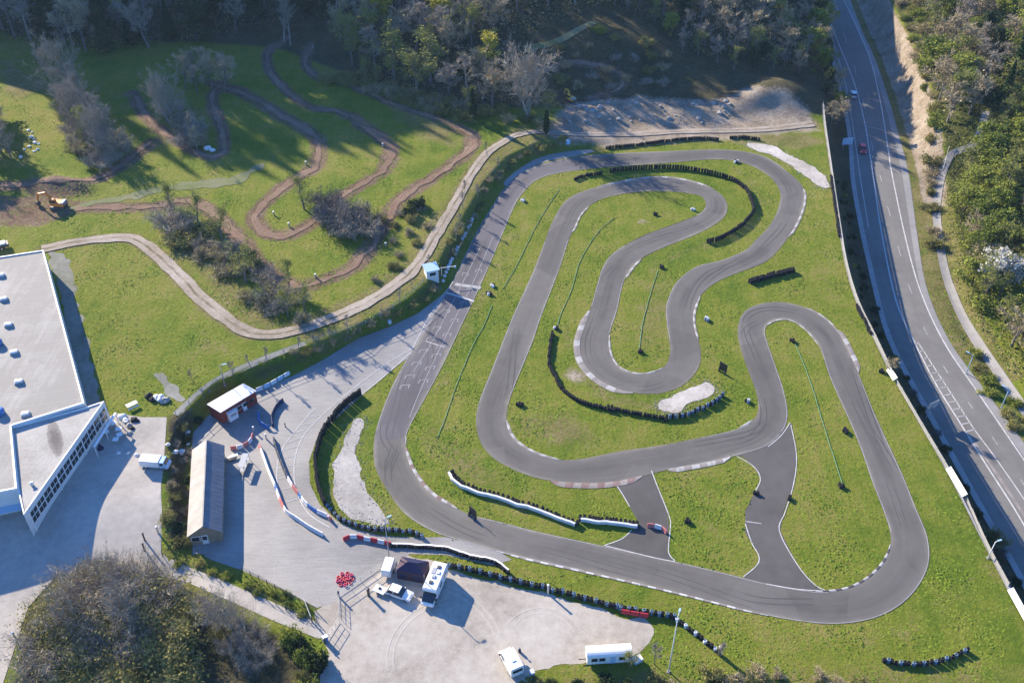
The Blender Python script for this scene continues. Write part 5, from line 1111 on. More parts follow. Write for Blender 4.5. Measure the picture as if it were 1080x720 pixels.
wx = -LC/2+.27; d0 = MB().box((wx, .2, 0), (.08, 1.0, 2.05)).build('door', [M_WHITE], o); MB().box((wx-.05, .2, 1.0), (.06, .7, .85)).build('pane', [M_GLASS], d0)
wn_ = MB().box((wx, 1.6, .9), (.08, 1.4, 1.1)).build('window', [M_WHITE], o); MB().box((wx-.05, 1.6, 1.0), (.06, 1.2, .9)).build('pane', [M_GLASS], wn_); MB().box((wx-.9, .4, -.2), (1.9, 3.8, .26)).build('step', [M_CONC], o)
for q_ in range(5): wq = MB().box((-LC/2+2+q_*(LC-4)/4, -hw+.28, .9), (1.5, .08, 1.1)).build('window', [M_WHITE], o); MB().box((-LC/2+2+q_*(LC-4)/4, -hw+.23, 1.0), (1.3, .06, .9)).build('pane', [M_GLASS], wq)
for (u, v, lab) in ((243, 484, 'stacked pale boards and scrap leaning by the clubhouse corner'),):
    w_ = W(u, v); b = empty('board_stack', w_, .4, lab, 'boards'); 
    for q_ in range(5): MB().box((q_*.28-.5, random.uniform(-.3, .3), q_*.11), (1.6, .6, .09), random.uniform(-.4, .4)).build('board', [M_WOOD if q_ % 2 else M_WHITEW], b)
b = empty('kart_rack', W(258, 492), 1.5, 'open steel kart rack standing in the shade beside the clubhouse', 'rack')
for sx in (-1.6, 0, 1.6):
    for sy in (-.5, .5): MB().box((sx, sy, 0), (.07, .07, 1.7)).build('post', [M_GREYM], b)
for z_ in (.5, 1.6): MB().box((0, 0, z_), (3.3, 1.05, .06)).build('shelf', [M_GREYM], b)

p = W(455, 291); o = empty('timing_cabin', (p.x, p.y, p.z-.2), .35, 'small pale cabin on the bank above the start straight', 'cabin'); MB().box((0, 0, -1.2), (2.6, 2.3, 3.5)).build('wall', [M_WHITEW], o); slab([(-1.55, -1.4, 2.45), (1.55, -1.4, 2.45), (1.55, 1.4, 2.7), (-1.55, 1.4, 2.7)], .12).build('roof', [M_LBLUE], o)
wq = MB().box((1.31, 0, 1.0), (.06, 1.5, .9)).build('window', [M_WHITE], o); MB().box((1.35, 0, 1.08), (.04, 1.3, .74)).build('pane', [M_GLASS], wq); wq = MB().box((0, -1.16, 1.0), (1.5, .06, .9)).build('window', [M_WHITE], o); MB().box((0, -1.20, 1.08), (1.3, .04, .74)).build('pane', [M_GLASS], wq)
o2 = empty('start_gantry', W(466, 291), .2, 'thin white start signal boom beside the timing cabin', 'boom'); MB().box((0, 0, 0), (.1, .1, 2.2)).build('post', [M_WHITE], o2); MB().box((1.4, 0, 2.1), (3.2, .09, .09)).build('arm', [M_WHITE], o2); MB().box((3.0, 0, 1.75), (.3, .25, .5)).build('signal_lamp', [M_LBLUE], o2)

q0, q1, q3 = at(617.5, 679, 2.6, 0), at(665, 676, 2.6, 0), at(618, 693, 2.3, 0); L_ = float(np.hypot(*(q1-q0))); wdt = float(np.hypot(*(q3-q0))); d_ = (q1-q0)/L_; c0 = (q0+q1)/2+np.array([d_[1], -d_[0]])*wdt/2
o = empty('mobile_home', (*c0, 0), math.atan2(d_[1], d_[0]), 'white mobile home with a rounded roof at the car park edge', 'mobile home')
MB().box((0, 0, .35), (L_-.15, wdt-.12, 1.75)).build('body', [M_WHITE], o, bevel=.06); MB().side([(0, 0)], 0, 0) if False else None
n_ = 9; pr = [(wdt/2*math.cos(math.pi*i/n_), 2.1+.5*math.sin(math.pi*i/n_)) for i in range(n_+1)]; m = MB(); V = [(-L_/2, y, z) for y, z in pr]+[(L_/2, y, z) for y, z in pr]; N_ = n_+1
m.add(V, [(i, i+1, N_+i+1, N_+i) for i in range(n_)]+[tuple(range(N_))[::-1], tuple(range(N_, 2*N_)), (0, N_, 2*N_-1, n_)]); m.build('roof', [M_ROOFW], o)
for a in (-L_*.33, -L_*.16, L_*.28): wq = MB().box((a, -wdt/2+.05, 1.05), (.95, .06, .8)).build('window', [M_GREYM], o); MB().box((a, -wdt/2+.02, 1.11), (.8, .05, .68)).build('pane', [M_GLASS], wq)
dq = MB().box((L_*.08, -wdt/2+.05, .4), (.75, .06, 1.65)).build('door', [M_LBLUE], o); MB().box((-L_/2-.5, 0, .4), (1.1, .12, .1)).build('drawbar', [M_DARKM], o)
for s_ in (-1, 1): MB().lathe([(.1, -.1), (.33, -.1), (.35, 0), (.33, .1), (.1, .1)], 14, (.2, s_*(wdt/2-.2), .33), axis='y').build('wheel', [M_TYRE], o)
p = W(672, 697); o = empty('storage_crate', p, .5, 'pale green lidded crate on the grass at the end of the mobile home', 'crate'); MB().box((0, 0, 0), (1.3, .9, .7)).build('body', [M_LBLUE], o, bevel=.04); MB().box((0, 0, .7), (1.4, 1.0, .1)).build('lid', [M_WHITEW], o)

# ------------------------------------------------------------------ vehicles
def wheels(o, xs, hw, r, wd=.2):
    for x in xs:
        for s_ in (-1, 1):
            t = MB().lathe([(r*.55, -wd/2), (r*.93, -wd/2), (r, -wd/4), (r, wd/4), (r*.93, wd/2), (r*.55, wd/2)], 16, (x, s_*(hw-wd/2+.01), r), axis='y').build('wheel', [M_TYRE], o, True)
            MB().lathe([(0, -wd*.4), (r*.56, -wd*.46), (r*.56, wd*.46), (0, wd*.4)], 12, (x, s_*(hw-wd/2+.015), r), axis='y').build('rim', [M_GREYM], t)
def car(name, loc, rz, paint, label, L=4.3, wd=1.76, hatch=True, group=None, cat='car'):
    o = empty(name, loc, rz, label, cat, group); h = L/2
    low = [(-h+.05, .28), (h-.12, .28), (h, .45), (h-.06, .66), (h-.25, .76), (h-1.15, .90), (-h+.28, .92), (-h+.05, .86), (-h, .55)]
    MB().side(low, -wd/2, wd/2).build('body', [paint], o, bevel=.07)
    tail = -h+.12 if hatch else -h+.75
    x0, x1, x2, x3 = h-1.25, h-2.0, tail+.55, tail; zt, zb_ = 1.43, .86; m = MB()
    P = [(x0, zb_, .5), (x1, zt, .40), (x2, zt-.02, .40), (x3, zb_, .48)]
    V = [(x, -w_*wd, z) for x, z, w_ in P]+[(x, w_*wd, z) for x, z, w_ in P]
    m.add(V, [(0, 1, 5, 4), (1, 2, 6, 5), (2, 3, 7, 6), (0, 4, 7, 3), (0, 3, 2, 1), (4, 5, 6, 7)]); m.build('window_band', [M_GLASS], o, bevel=.02)
    rp_ = [(x1+.08, -.405*wd), (x1+.08, .405*wd), (x2-.06, .405*wd), (x2-.06, -.405*wd)]
    MB().prism([(x, y) for x, y in rp_][::-1], zt-.02, zt+.045).build('roof', [paint], o, bevel=.03)
    for s_ in (-1, 1):
        MB().box((h-.1, s_*(wd/2-.26), .55), (.16, .36, .17)).build('headlight', [M_LIGHT], o, bevel=.02); MB().box((-h+.04, s_*(wd/2-.2), .6), (.1, .26, .2)).build('tail_light', [M_TAIL], o)
        MB().box((x0-.35, s_*(wd/2+.09), .86), (.13, .2, .13)).build('wing_mirror', [paint], o)
        m = MB()
        for xa, xb in ((x1+.02, x0), ((x1+x2)/2-.05, (x1+x2)/2+.05), (x3, x2+.02)):
            pass
        MB().box(((x1+x2)/2, s_*wd*.446, .88), (.09, .05, .54)).build('pillar', [paint], o)
    wheels(o, (h-.85, -h+.8), wd/2, .31); return o
def seg(u0, v0, u1, v1, h=0.0, z=None):
    a, b = (W(u0, v0), W(u1, v1)) if z is None else (Vector((*PZ(u0, v0, z+h), z)), Vector((*PZ(u1, v1, z+h), z))); d = b-a; return (a+b)/2, math.atan2(d.y, d.x), math.hypot(d.x, d.y)
c0, a_, L_ = seg(409, 620, 434, 629, .7, 0); c0.z = 0.03
car('parked_car', c0, a_, M_WHITE, 'white hatchback parked in the shade between awning and trailer', 4.2)
rz_road = lambda u, v, u2, v2: seg(u, v, u2, v2, .8, ROADZ)
for (u, v, u2, v2, pm_, lab) in ((901, 104, 899.6, 93.5, M_SILVER, 'white car driving along the shaded stretch of highway'), (909.5, 152, 911, 161, M_REDCAR, 'red car at the edge of the sunlit part of the highway'), (869.5, 14, 867, 6, M_DKCAR, 'dark car far up the shaded highway')):
    c0, a_, _ = rz_road(u, v, u2, v2); c0.z = ROADZ+.05; car('driving_car', c0, a_, pm_, lab, 4.4)
# motorhome
b0, b1 = at(465, 592, 2.8, 0), at(453, 620.5, 2.8, 0); d_ = b1-b0; LB = float(np.hypot(*d_)); d_ /= LB; an_ = math.atan2(d_[1], d_[0]); c0 = (b0+b1)/2+d_*.4
o = empty('motorhome', (*c0, .03), an_, 'large white motorhome parked beside the dark awning', 'motorhome'); h = LB/2+.4
MB().side([(-h, .45), (h-1.0, .45), (h-1.0, 1.5), (h-.55, 2.35), (h-.75, 2.75), (-h+.1, 2.8), (-h, 2.6)], -1.13, 1.13).build('body', [M_WHITE], o, bevel=.09)
MB().side([(h-1.05, .4), (h+.75, .4), (h+.85, .75), (h+.55, 1.05), (h-.2, 1.25), (h-1.05, 1.3)], -1.02, 1.02).build('cab', [M_WHITE], o, bevel=.08)
MB().add([(h+.5, -.92, 1.07), (h+.5, .92, 1.07), (h-.42, .86, 2.0), (h-.42, -.86, 2.0), (h-.9, -.98, 1.1), (h-.9, .98, 1.1), (h-.9, .95, 2.0), (h-.9, -.95, 2.0)], [(0, 1, 2, 3), (0, 3, 7, 4), (1, 5, 6, 2), (3, 2, 6, 7), (4, 7, 6, 5), (0, 4, 5, 1)]).build('windscreen', [M_GLASS], o)
for x_, y_, mt_ in ((-h+1.1, .1, M_DARKM), (-h+3.0, -.1, M_GREYM), (-h+4.1, -.2, M_DARKM), (-h+2.1, .3, M_WHITEP)): MB().box((x_, y_, 2.78), (.55, .55, .14)).build('roof_hatch', [mt_], o, bevel=.03)
MB().box((-h+1.9, -.45, 2.79), (1.1, .6, .06)).build('solar_panel', [M_GREYM], o)
for s_ in (-1, 1):
    for x_ in (-h+1.4, -h+3.4): wq = MB().box((x_, s_*1.13, 1.5), (1.0, .04, .6)).build('window', [M_GLASS], o)
    MB().box((h+.78, s_*.75, .75), (.1, .35, .2)).build('headlight', [M_LIGHT], o); MB().box((h-.1, s_*1.2, 1.15), (.2, .3, .35)).build('wing_mirror', [M_DARKM], o)
wheels(o, (h-.3, -h+1.5), 1.08, .36, .24)
# pop-up awning with walls
q0, q1, q2 = at(417, 601, 2.1, 0), at(446.5, 606.5, 2.1, 0), at(453, 592, 2.1, 0); q3 = q0+(q2-q1); c0 = (q0+q2)/2; a_ = math.atan2(*(q1-q0)[::-1]); LA = float(np.hypot(*(q1-q0))); WA_ = float(np.hypot(*(q2-q1)))
o = empty('awning_tent', (*c0, .03), a_, 'dark navy pop-up awning tent with closed sides between trailer and motorhome', 'tent'); x_, y_ = LA/2, WA_/2
m = MB(); m.add([(-x_, -y_, 2.1), (x_, -y_, 2.1), (x_, y_, 2.1), (-x_, y_, 2.1), (-x_*.32, 0, 2.95), (x_*.32, 0, 2.95)], [(0, 1, 5, 4), (2, 3, 4, 5)], 0); m.add([(-x_, -y_, 2.1), (-x_, y_, 2.1), (-x_*.32, 0, 2.95)], [(0, 2, 1)], 1); m.add([(x_, -y_, 2.1), (x_, y_, 2.1), (x_*.32, 0, 2.95)], [(0, 1, 2)], 1); m.build('canopy', [M_NAVY, M_MAUVE], o)
for (cx, cy, dx, dy) in ((0, -y_+.03, LA-.1, .05), (-x_+.03, 0, .05, WA_-.1), (x_-.03, 0, .05, WA_-.1), (0, y_-.03, LA-.1, .05)): MB().box((cx, cy, .05), (dx, dy, 2.02)).build('side_wall', [M_MAUVE], o)
for sx in (-1, 1):
    for sy in (-1, 1): MB().box((sx*(x_-.02), sy*(y_-.02), 0), (.07, .07, 2.12)).build('leg', [M_GREYM], o)
for q_ in (-.5, .5): MB().box((q_*x_, -y_-.005, .5), (x_*.5, .03, .9)).build('printed_panel', [M_NAVYP], o)
# box trailer, flat trailer
b0, b1 = at(411.5, 587, 1.9, 0), at(406.5, 602, 1.9, 0); d_ = b1-b0; LB = float(np.hypot(*d_)); an_ = math.atan2(d_[1], d_[0]); o = empty('box_trailer', (*((b0+b1)/2), .03), an_, 'tall white box trailer beside the dark awning', 'trailer')
MB().box((0, 0, .4), (LB, 1.5, 1.5)).build('body', [M_WHITE], o, bevel=.05); MB().box((LB/2+.02, 0, .5), (.04, 1.3, 1.3)).build('rear_door', [M_WHITEP], o); MB().box((-LB/2-.6, 0, .4), (1.3, .1, .1)).build('drawbar', [M_DARKM], o); wheels(o, (.1,), .85, .28, .16)
c0, a_, _ = seg(396, 619, 408, 624, .6, 0); c0.z = .03; o = empty('flat_trailer', c0, a_, 'small flat white trailer hitched behind the parked hatchback', 'trailer'); MB().box((-.2, 0, .42), (2.0, 1.35, .16)).build('bed', [M_WHITEP], o, bevel=.03); MB().box((1.25, 0, .42), (1.1, .08, .08)).build('drawbar', [M_DARKM], o); wheels(o, (-.2,), .78, .25, .14); MB().box((-.3, .1, .58), (.35, .35, .12)).build('spare_wheel', [M_TYRE], o)
# white van at the lower edge
b0, b1 = at(535, 684, 2.2, 0), at(545, 702.5, 2.2, 0); d_ = b1-b0; LB = float(np.hypot(*d_))+.2; an_ = math.atan2(-d_[1], -d_[0]); o = empty('camper_van', (*((b0+b1)/2), .03), an_, 'white high roof van parked alone at the lower edge of the car park', 'van'); h = LB/2+.25
MB().side([(-h, .4), (h, .4), (h+.55, .55), (h+.6, .85), (h+.1, 1.1), (h-.35, 2.05), (h-.6, 2.2), (-h, 2.25)], -1.0, 1.0).build('body', [M_WHITE], o, bevel=.09); MB().add([(h+.13, -.88, 1.12), (h+.13, .88, 1.12), (h-.33, .82, 2.07), (h-.33, -.82, 2.07), (h-.5, -.8, 1.2), (h-.5, .8, 1.2)], [(0, 1, 2, 3), (0, 3, 4), (1, 5, 2), (3, 2, 5, 4), (0, 4, 5, 1)]).build('windscreen', [M_GLASS], o)
for s_ in (-1, 1): MB().box((h+.56, s_*.7, .72), (.1, .32, .2)).build('headlight', [M_LIGHT], o); MB().box((h-.2, s_*1.12, 1.15), (.18, .26, .3)).build('wing_mirror', [M_BLACK], o); MB().box((h-1.0, s_*1.0, 1.25), (.9, .04, .6)).build('window', [M_GLASS], o)
MB().box((-h-.01, 0, 1.3), (.04, 1.5, .6)).build('rear_window', [M_GLASS], o); MB().box((-h+1.5, 0, 2.24), (.6, .6, .1)).build('roof_hatch', [M_WHITEP], o); wheels(o, (h-.25, -h+.9), .98, .34, .22)
p = W(548, 687); o = empty('gas_bottle', p, 0, 'dark gas bottle standing beside the bonnet of the lone van', 'gas bottle'); MB().lathe([(0, 0), (.2, 0), (.22, .1), (.22, .6), (.12, .75), (.06, .8), (.06, .9), (0, .9)], 12).build('body', [M_DARKM], o, True); MB().lathe([(.06, .9), (.13, .92), (.13, 1.05), (.06, 1.05)], 10).build('valve_guard', [M_GREYM], o)
p = W(561, 712); o = empty('wheelie_bin', p, .4, 'pale wheeled bin in the shadow behind the lone van', 'bin'); MB().box((0, 0, .08), (.5, .6, .95), 0, 0, 1.15).build('body', [M_LBLUE], o, bevel=.03); MB().box((0, 0, 1.03), (.62, .74, .09)).build('lid', [M_WHITEP], o, bevel=.02)
# flat-bed truck in the yard
c0, a_, L_ = seg(151, 486, 176, 488, 1.0, W(163, 490).z); o = empty('pickup_truck', c0, a_, 'small truck with a white box body and blue cab parked in the yard', 'truck'); MB().box((-.7, 0, .55), (3.4, 1.85, 1.35)).build('box_body', [M_WHITE], o, bevel=.04); MB().box((-.3, 0, .35), (4.8, .9, .22)).build('chassis', [M_DARKM], o)
MB().side([(1.1, .35), (2.45, .35), (2.5, .9), (2.2, 1.15), (1.9, 1.75), (1.1, 1.8)], -.88, .88).build('cab', [M_LBLUE], o, bevel=.06); MB().add([(2.24, -.8, 1.15), (2.24, .8, 1.15), (1.93, .74, 1.74), (1.93, -.74, 1.74)], [(0, 1, 2, 3)]).build('windscreen', [M_GLASS], o); wheels(o, (1.7, -1.4), .9, .33, .2)
for s_ in (-1, 1): MB().box((2.48, s_*.62, .62), (.08, .28, .18)).build('headlight', [M_LIGHT], o); MB().box((1.5, s_*.885, 1.15), (.6, .03, .5)).build('window', [M_GLASS], o)
# excavators
def digger(name, u, v, rz, paint, label, s=1.0, reach=1.0):
    p = W(u, v); o = empty(name, p, rz, label, 'excavator'); o.scale = (s, s, s)
    for s_ in (-1, 1): MB().side([(-1.7, .1), (-1.9, .45), (-1.6, .82), (1.6, .82), (1.9, .45), (1.7, .1), (1.4, 0), (-1.4, 0)], s_*1.1-.25, s_*1.1+.25).build('crawler_track', [M_DARKM], o)
    MB().box((0, 0, .6), (1.6, 1.8, .35)).build('undercarriage', [M_DARKM], o); MB().box((-.5, 0, .95), (3.2, 2.4, .95)).build('house', [paint], o, bevel=.12); MB().box((-1.6, 0, 1.0), (1.0, 2.3, 1.05)).build('counterweight', [M_GREYM], o, bevel=.15)
    cb = MB().box((.75, .72, 1.3), (1.5, .95, 1.65), 0, 0, .88).build('cab', [paint], o, bevel=.06); MB().box((.78, .72, 1.95), (1.54, .99, .75), 0, 0, .9).build('cab_glass', [M_GLASS], cb)
    r = reach; m = MB()
    for a, b_, w0, w1 in (((.9, 1.7), (3.2*r, 3.9), .55, .6), ((3.2*r, 3.9), (5.6*r, 3.5), .6, .4)):
        dx, dz = b_[0]-a[0], b_[1]-a[1]; L_ = math.hypot(dx, dz); nx, nz = -dz/L_, dx/L_; m.side([(a[0]-nx*w0/2, a[1]-nz*w0/2), (b_[0]-nx*w1/2, b_[1]-nz*w1/2), (b_[0]+nx*w1/2, b_[1]+nz*w1/2), (a[0]+nx*w0/2, a[1]+nz*w0/2)], -.45, -.05)
    m.build('boom', [paint], o); m = MB().side([(5.35*r, 3.75), (5.85*r, 3.8), (6.6*r, 1.2), (6.3*r, 1.1)], -.42, -.08); m.build('arm', [paint], o); MB().side([(6.1*r, 1.3), (6.9*r, 1.35), (7.0*r, .5), (6.4*r, .05), (5.9*r, .4)], -.75, .25).build('bucket', [M_DARKM], o, bevel=.05); return o
digger('excavator', 62.5, 219, 3.02, M_ORANGE, 'orange tracked excavator with its boom stretched over the churned earth', .92, .85)
digger('excavator', 602, 107, 2.2, M_YELLOW, 'yellow excavator working at the shaded end of the dirt yard', .7, .7)

# ------------------------------------------------------------------ tyre barriers
def tyre_stack_mesh(n, r=.29, h=.19, mat=None):
    pr = [(r*.45, 0)]; 
    for i in range(n): pr += [(r*.86, i*h+.005), (r, i*h+h*.3), (r, i*h+h*.7), (r*.86, (i+1)*h-.005)]
    pr += [(r*.55, n*h), (r*.5, n*h-h*.8), (0, n*h-h*.8)]
    m = MB().lathe(pr, 10); o = m.build('tyre_stack', [mat or M_TYRE], None, True); me = o.data; bpy.data.objects.remove(o); return me
SM = {(n, c): tyre_stack_mesh(n, mat=mt_) for n in (2, 3, 4, 5, 6, 8) for c, mt_ in (('b', M_TYRE), ('w', M_WHITET), ('u', M_BLUET))}
def barrier(name, px, n, label, pat='b', rows=1, belt=None, stepm=.56, group=None, side=1, cat='tyre barrier', world=False):
    P = np.array([p[:2] for p in (px if world else WL(px))]); C = resample(catmull(P, 8) if len(P) > 2 else P, stepm); L_ = len(C)
    while L_*rows > 99: stepm *= 1.06; C = resample(catmull(P, 8), stepm); L_ = len(C)
    jt = np.random.default_rng(L_).normal(0, .10, (L_, 2)); C = C+(jt+np.roll(jt, 1, 0))/1.6*(1 if belt else .6); N = normals(C); o = empty(name, (*C[0], float(H(*C[0]))), 0, label, cat, group); rg = random.Random(len(label)+L_)
    for r in range(rows):
        for i, c in enumerate(C):
            q = c+N[i]*side*r*.58+np.array([rg.uniform(-.05, .05), rg.uniform(-.05, .05)]); col = pat[i % len(pat)] if r == 0 else 'b'
            t = bpy.data.objects.new('tyre_stack', SM[(max(2, n-(rg.random() < .12 and n < 6)), col)]); COL.objects.link(t); t.parent = o; t.location = (q[0]-C[0][0], q[1]-C[0][1], float(H(*q))-o.location.z); t.rotation_euler = (rg.uniform(-.03, .03), rg.uniform(-.03, .03), rg.uniform(0, 6))
    if belt is not None:
        zt = n*.19; Q = C-N*side*.30; m = MB(); V = []; wb = .26
        for i, c in enumerate(Q):
            z = float(H(*c))-o.location.z; d = N[i]*side
            for a, b_ in ((-.06, .12), (-.06, zt+.02), (wb, zt+.07), (wb, zt+.03), (0, zt-.03), (0, .12)): V.append((c[0]+d[0]*a-C[0][0], c[1]+d[1]*a-C[0][1], z+b_))
        F = [(i*6+j, i*6+(j+1) % 6, (i+1)*6+(j+1) % 6, (i+1)*6+j) for i in range(L_-1) for j in range(6)]; mm = [belt[(i//2) % len(belt)] for i in range(L_-1) for j in range(6)]
        ml = list(dict.fromkeys(belt)); mesh_np('conveyor_belt', V, F, ml, o, [ml.index(x) for x in mm])
    return o
BW = [M_WHITEP, M_WHITEP, M_WHITET]
barrier('tyre_wall', [(474,500),(482,510),(500,519),(520,524),(545,533),(562,537),(585,546),(607,554)], 4, 'black tyre wall with a white belt facing the lower straight', 'b', 2, BW, side=1, stepm=.78)
barrier('tyre_wall', [(612,549),(630,551),(650,553),(671,555)], 4, 'shorter black tyre wall with white belt ending at the lane mouth', 'b', 2, BW, side=1, stepm=.6)
barrier('tyre_wall', [(583,352),(580,365),(579,383),(584,396),(592,410),(602,419),(620,427),(648,434)], 4, 'black snaking tyre wall curving round the bare earth bend', 'b', 1)
barrier('tyre_wall', [(642,430),(665,436),(690,440),(702,443)], 4, 'straight black tyre wall below the gravel patch', 'b', 1)
barrier('tyre_wall', [(703,441),(722,439),(742,431),(758,422),(762,417)], 5, 'blue-grey tyre wall bent round the end of the pale gravel patch', 'bu', 1, None)
barrier('tyre_wall', [(644,182),(670,179),(710,178),(735,181),(765,188),(785,199),(792,212),(794,224),(786,235),(772,246),(756,254),(746,256)], 6, 'long black tyre wall sweeping round the upper hairpin', 'b', 1)
barrier('tyre_wall', [(606,190),(618,186),(634,184)], 4, 'short black tyre wall at the upper corner entry', 'b', 1)
barrier('tyre_wall', [(792,299),(806,295),(820,291),(837,287)], 5, 'short thick tyre wall alone in the grass beside the fence', 'b', 2)
barrier('tyre_wall', [(932,697),(950,700),(975,701),(1000,695),(1020,686)], 4, 'curved tyre wall alone on the lower lawn', 'bub', 1)
barrier('tyre_wall', [(470,597),(500,603),(540,613),(580,622),(620,633),(655,642)], 5, 'long grey tyre wall along the top of the car park', 'bub', 1)
barrier('tyre_wall', [(655,642),(675,646),(711,651)], 5, 'tyre wall section ending at the tall lamp post', 'ub', 1)
barrier('tyre_wall', [(711,652),(722,661),(738,673),(757,687)], 4, 'tyre wall running down the slope from the lamp post', 'bwb', 1)
barrier('tyre_wall', [(413,576),(440,577),(465,579),(487,585),(500,589),(515,591),(527,597),(535,604)], 3, 'wavy tyre wall with a white belt along the pit exit', 'b', 1, [M_WHITEP, M_WHITEP, M_WHITEP], side=-1)
barrier('tyre_wall', [(380,416),(362,430),(346,450),(336,470),(333,490),(336,515),(343,532)], 8, 'curved black tyre wall guarding the gravel trap beside the paddock', 'b', 1)
barrier('tyre_wall', [(343,532),(358,547),(380,556),(410,560),(430,561),(446,566)], 4, 'tyre wall with blue caps between gravel trap and pit exit lane', 'bu', 1)
barrier('tyre_wall', [(640,157),(670,154),(700,150),(735,147),(757,148)], 4, 'dark tyre wall below the dirt yard at the top straight', 'b', 1)
barrier('tyre_wall', [(770,146),(785,146),(800,148)], 4, 'short dark tyre wall beside the rubble strip', 'b', 1)
barrier('tyre_wall', [(876,186),(880,215),(885,250)], 3, 'dark tyre wall along the fence by the upper right corner', 'b', 1)
barrier('tyre_wall', [(903,323),(911,338),(918,352)], 3, 'dark tyre wall along the fence opposite the hairpin', 'b', 1)
def bundle(u, v, label, pat='bbb', n=3, name='tyre_bundle'):
    w_ = W(u, v); o = empty(name, w_, random.uniform(0, 3), label, 'tyre stack'); offs = [(0, 0), (.56, .05), (.27, .5), (.85, .5), (-.3, .45), (1.1, 0)]
    for i, c in enumerate(pat): t = bpy.data.objects.new('tyre_stack', SM[(n, c)]); COL.objects.link(t); t.parent = o; t.location = (offs[i][0], offs[i][1], 0)
    return o
for (u, v, lab, pat) in ((552,213,'white and blue tyre bundle by the first bend after the start straight','wuw'),(520,303,'upper pale tyre bundle on the grass beside the start line','wbw'),(518,311,'lower tyre bundle on the grass beside the start line','bbwb'),(775,172,'white and black tyre bundle inside the top right corner','wbbw'),(732,222,'white tyre pair inside the upper hairpin tip','ww'),(690,227,'black tyre bundle in the upper grass tongue','bbb'),(697,283,'black tyre bundle at the top of the short green hose','bbb'),(746,339,'pale blue tyre bundle beside the middle right bend','uwuw'),
    (674,372,'black tyre bundle at the foot of the short green hose','bbb'),(551,427,'black tyre bundle on the worn grass by the left bend','bbbb'),(789,425,'blue and white tyre bundle at the inside of the lower bend','uwb'),(836,361,'dark tyre bundle at the top of the long green hose','bbb'),(892,457,'black tyre bundle on the edge of the back straight','bbbb'),(889,513,'black tyre bundle at the foot of the long green hose','bbb'),(832,527,'black tyre bundle on the lane edge of the narrow island','bb'),(727,551,'black tyre bundle in the middle of the grass island','bbb'),
    (799,521,'black tyre bundle by the lane between the grass islands','bb'),(587,348,'pair of tyres at the foot of the left green hose','bbw'),(922,350,'dark tyre bundle leaning on the fence','bb'),(462,355,'x','b'),(931,393,'dark tyre bundle under the tan tree on the fence line','bbb')):
    if lab != 'x': bundle(u, v, lab, pat)
for (u, v) in ((498,232),(497,235),(496,238),(494,240.5),(491,247),(489.6,250),(487.5,252.5),(482.5,261.7),(481.5,264.5),(480,269),(477,273.8),(475.4,276.5),(474.6,279),(473,281.5),(472.3,284.5),(470.5,288),(469,292),(467.5,297)):
    w_ = W(u, v); o = bpy.data.objects.new('painted_tyre', SM[(2, 'w')]); COL.objects.link(o); o.location = w_; o.scale = (1.25,)*3; tag(o, 'white painted tyre in the row along the shaded verge of the start straight', 'tyre', 'white tyres beside the start straight')
o = bpy.data.objects.new('painted_tyre', SM[(3, 'w')]); COL.objects.link(o); o.location = W(411, 341); o.scale = (1.4,)*3; tag(o, 'single white tyre stack at the foot of the pit lane bank', 'tyre')
for (u, v, lab) in ((499, 545, 'dark leaning marshal board on the grass edge of the lower straight'), (762, 392, 'dark leaning marshal board beside the gravel patch')):
    w_ = W(u, v); b = empty('marshal_board', w_, 2.3, lab, 'board'); MB().box((0, 0, .25), (1.8, .08, 1.9)).build('panel', [M_BLACK], b); 
    for s_ in (-.7, .7): MB().box((s_, .25, 0), (.07, .6, 1.0), 0, 0, .3).build('leg', [M_DARKM], b)
# ------------------------------------------------------------------ plastic barriers in the paddock
def block_mesh(L_, mt_): 
    m = MB().side([(-.24, 0), (.24, 0), (.24, .12), (.12, .35), (.10, .8), (-.10, .8), (-.12, .35), (-.24, .12)], -L_/2, L_/2); return m
def plastic(px, cols, label, bl=1.2, name='plastic_barrier'):
    P = np.array([p[:2] for p in WL(px)]); C = resample(catmull(P, 8) if len(P) > 2 else P, bl); o = empty(name, (*C[0], float(H(*C[0]))+.03), 0, label, 'barrier')
    for i in range(len(C)-1):
        a, b_ = C[i], C[i+1]; d = b_-a; t = block_mesh(bl*.99, cols[i % len(cols)]).build('barrier_block', [cols[i*0+i % len(cols)]], o, bevel=.03); t.location = (*((a+b_)/2-C[0]), 0); t.rotation_euler = (0, 0, math.atan2(d[1], d[0])-math.pi/2)
    return o
Wp, Rp, Pp, Bp, Np = M_WHITEP, M_REDP, M_PINKP, M_BLUEP, M_NAVYP
plastic([(362,570),(372,566.5),(385,569),(398,571.5),(413,575)], [Rp, Wp], 'row of alternating dark red and white blocks at the pit exit', 1.15)
plastic([(274,471),(278,481),(284,498),(291,514),(294,523),(302,540),(312,547),(325,556),(341,565)], [Pp]+[Wp]*9+[Bp, Wp, Wp, Pp, Pp]+[Wp]*9, 'long outer row of white and faded red plastic blocks across the paddock', 1.05)
plastic([(289,463),(292,475),(298,491),(304,505)], [Np, M_DARKM], 'dark upper half of the inner paddock barrier row', 1.1)
plastic([(304,505),(310,515),(317,524),(322,531),(329,537),(336,541),(344,544),(350,549)], [Wp, Wp, Pp, Pp, Bp, Wp, Wp, Bp, Bp], 'lower half of the inner paddock barrier row in red, white and blue', 1.05)
plastic([(299,423),(293,428),(288,437),(287,445),(288,450)], [Np], 'curved navy plastic barrier in the sunny part of the paddock', 1.0)
plastic([(273,436),(273,443),(277,449),(284,452)], [Bp], 'curved blue plastic barrier in the shadow of the red shed', .9)
plastic([(243,474),(252,473),(260,470),(265,465),(267,459)], [Pp, Wp], 'curved pink and white plastic barrier between shed and clubhouse', 1.0)
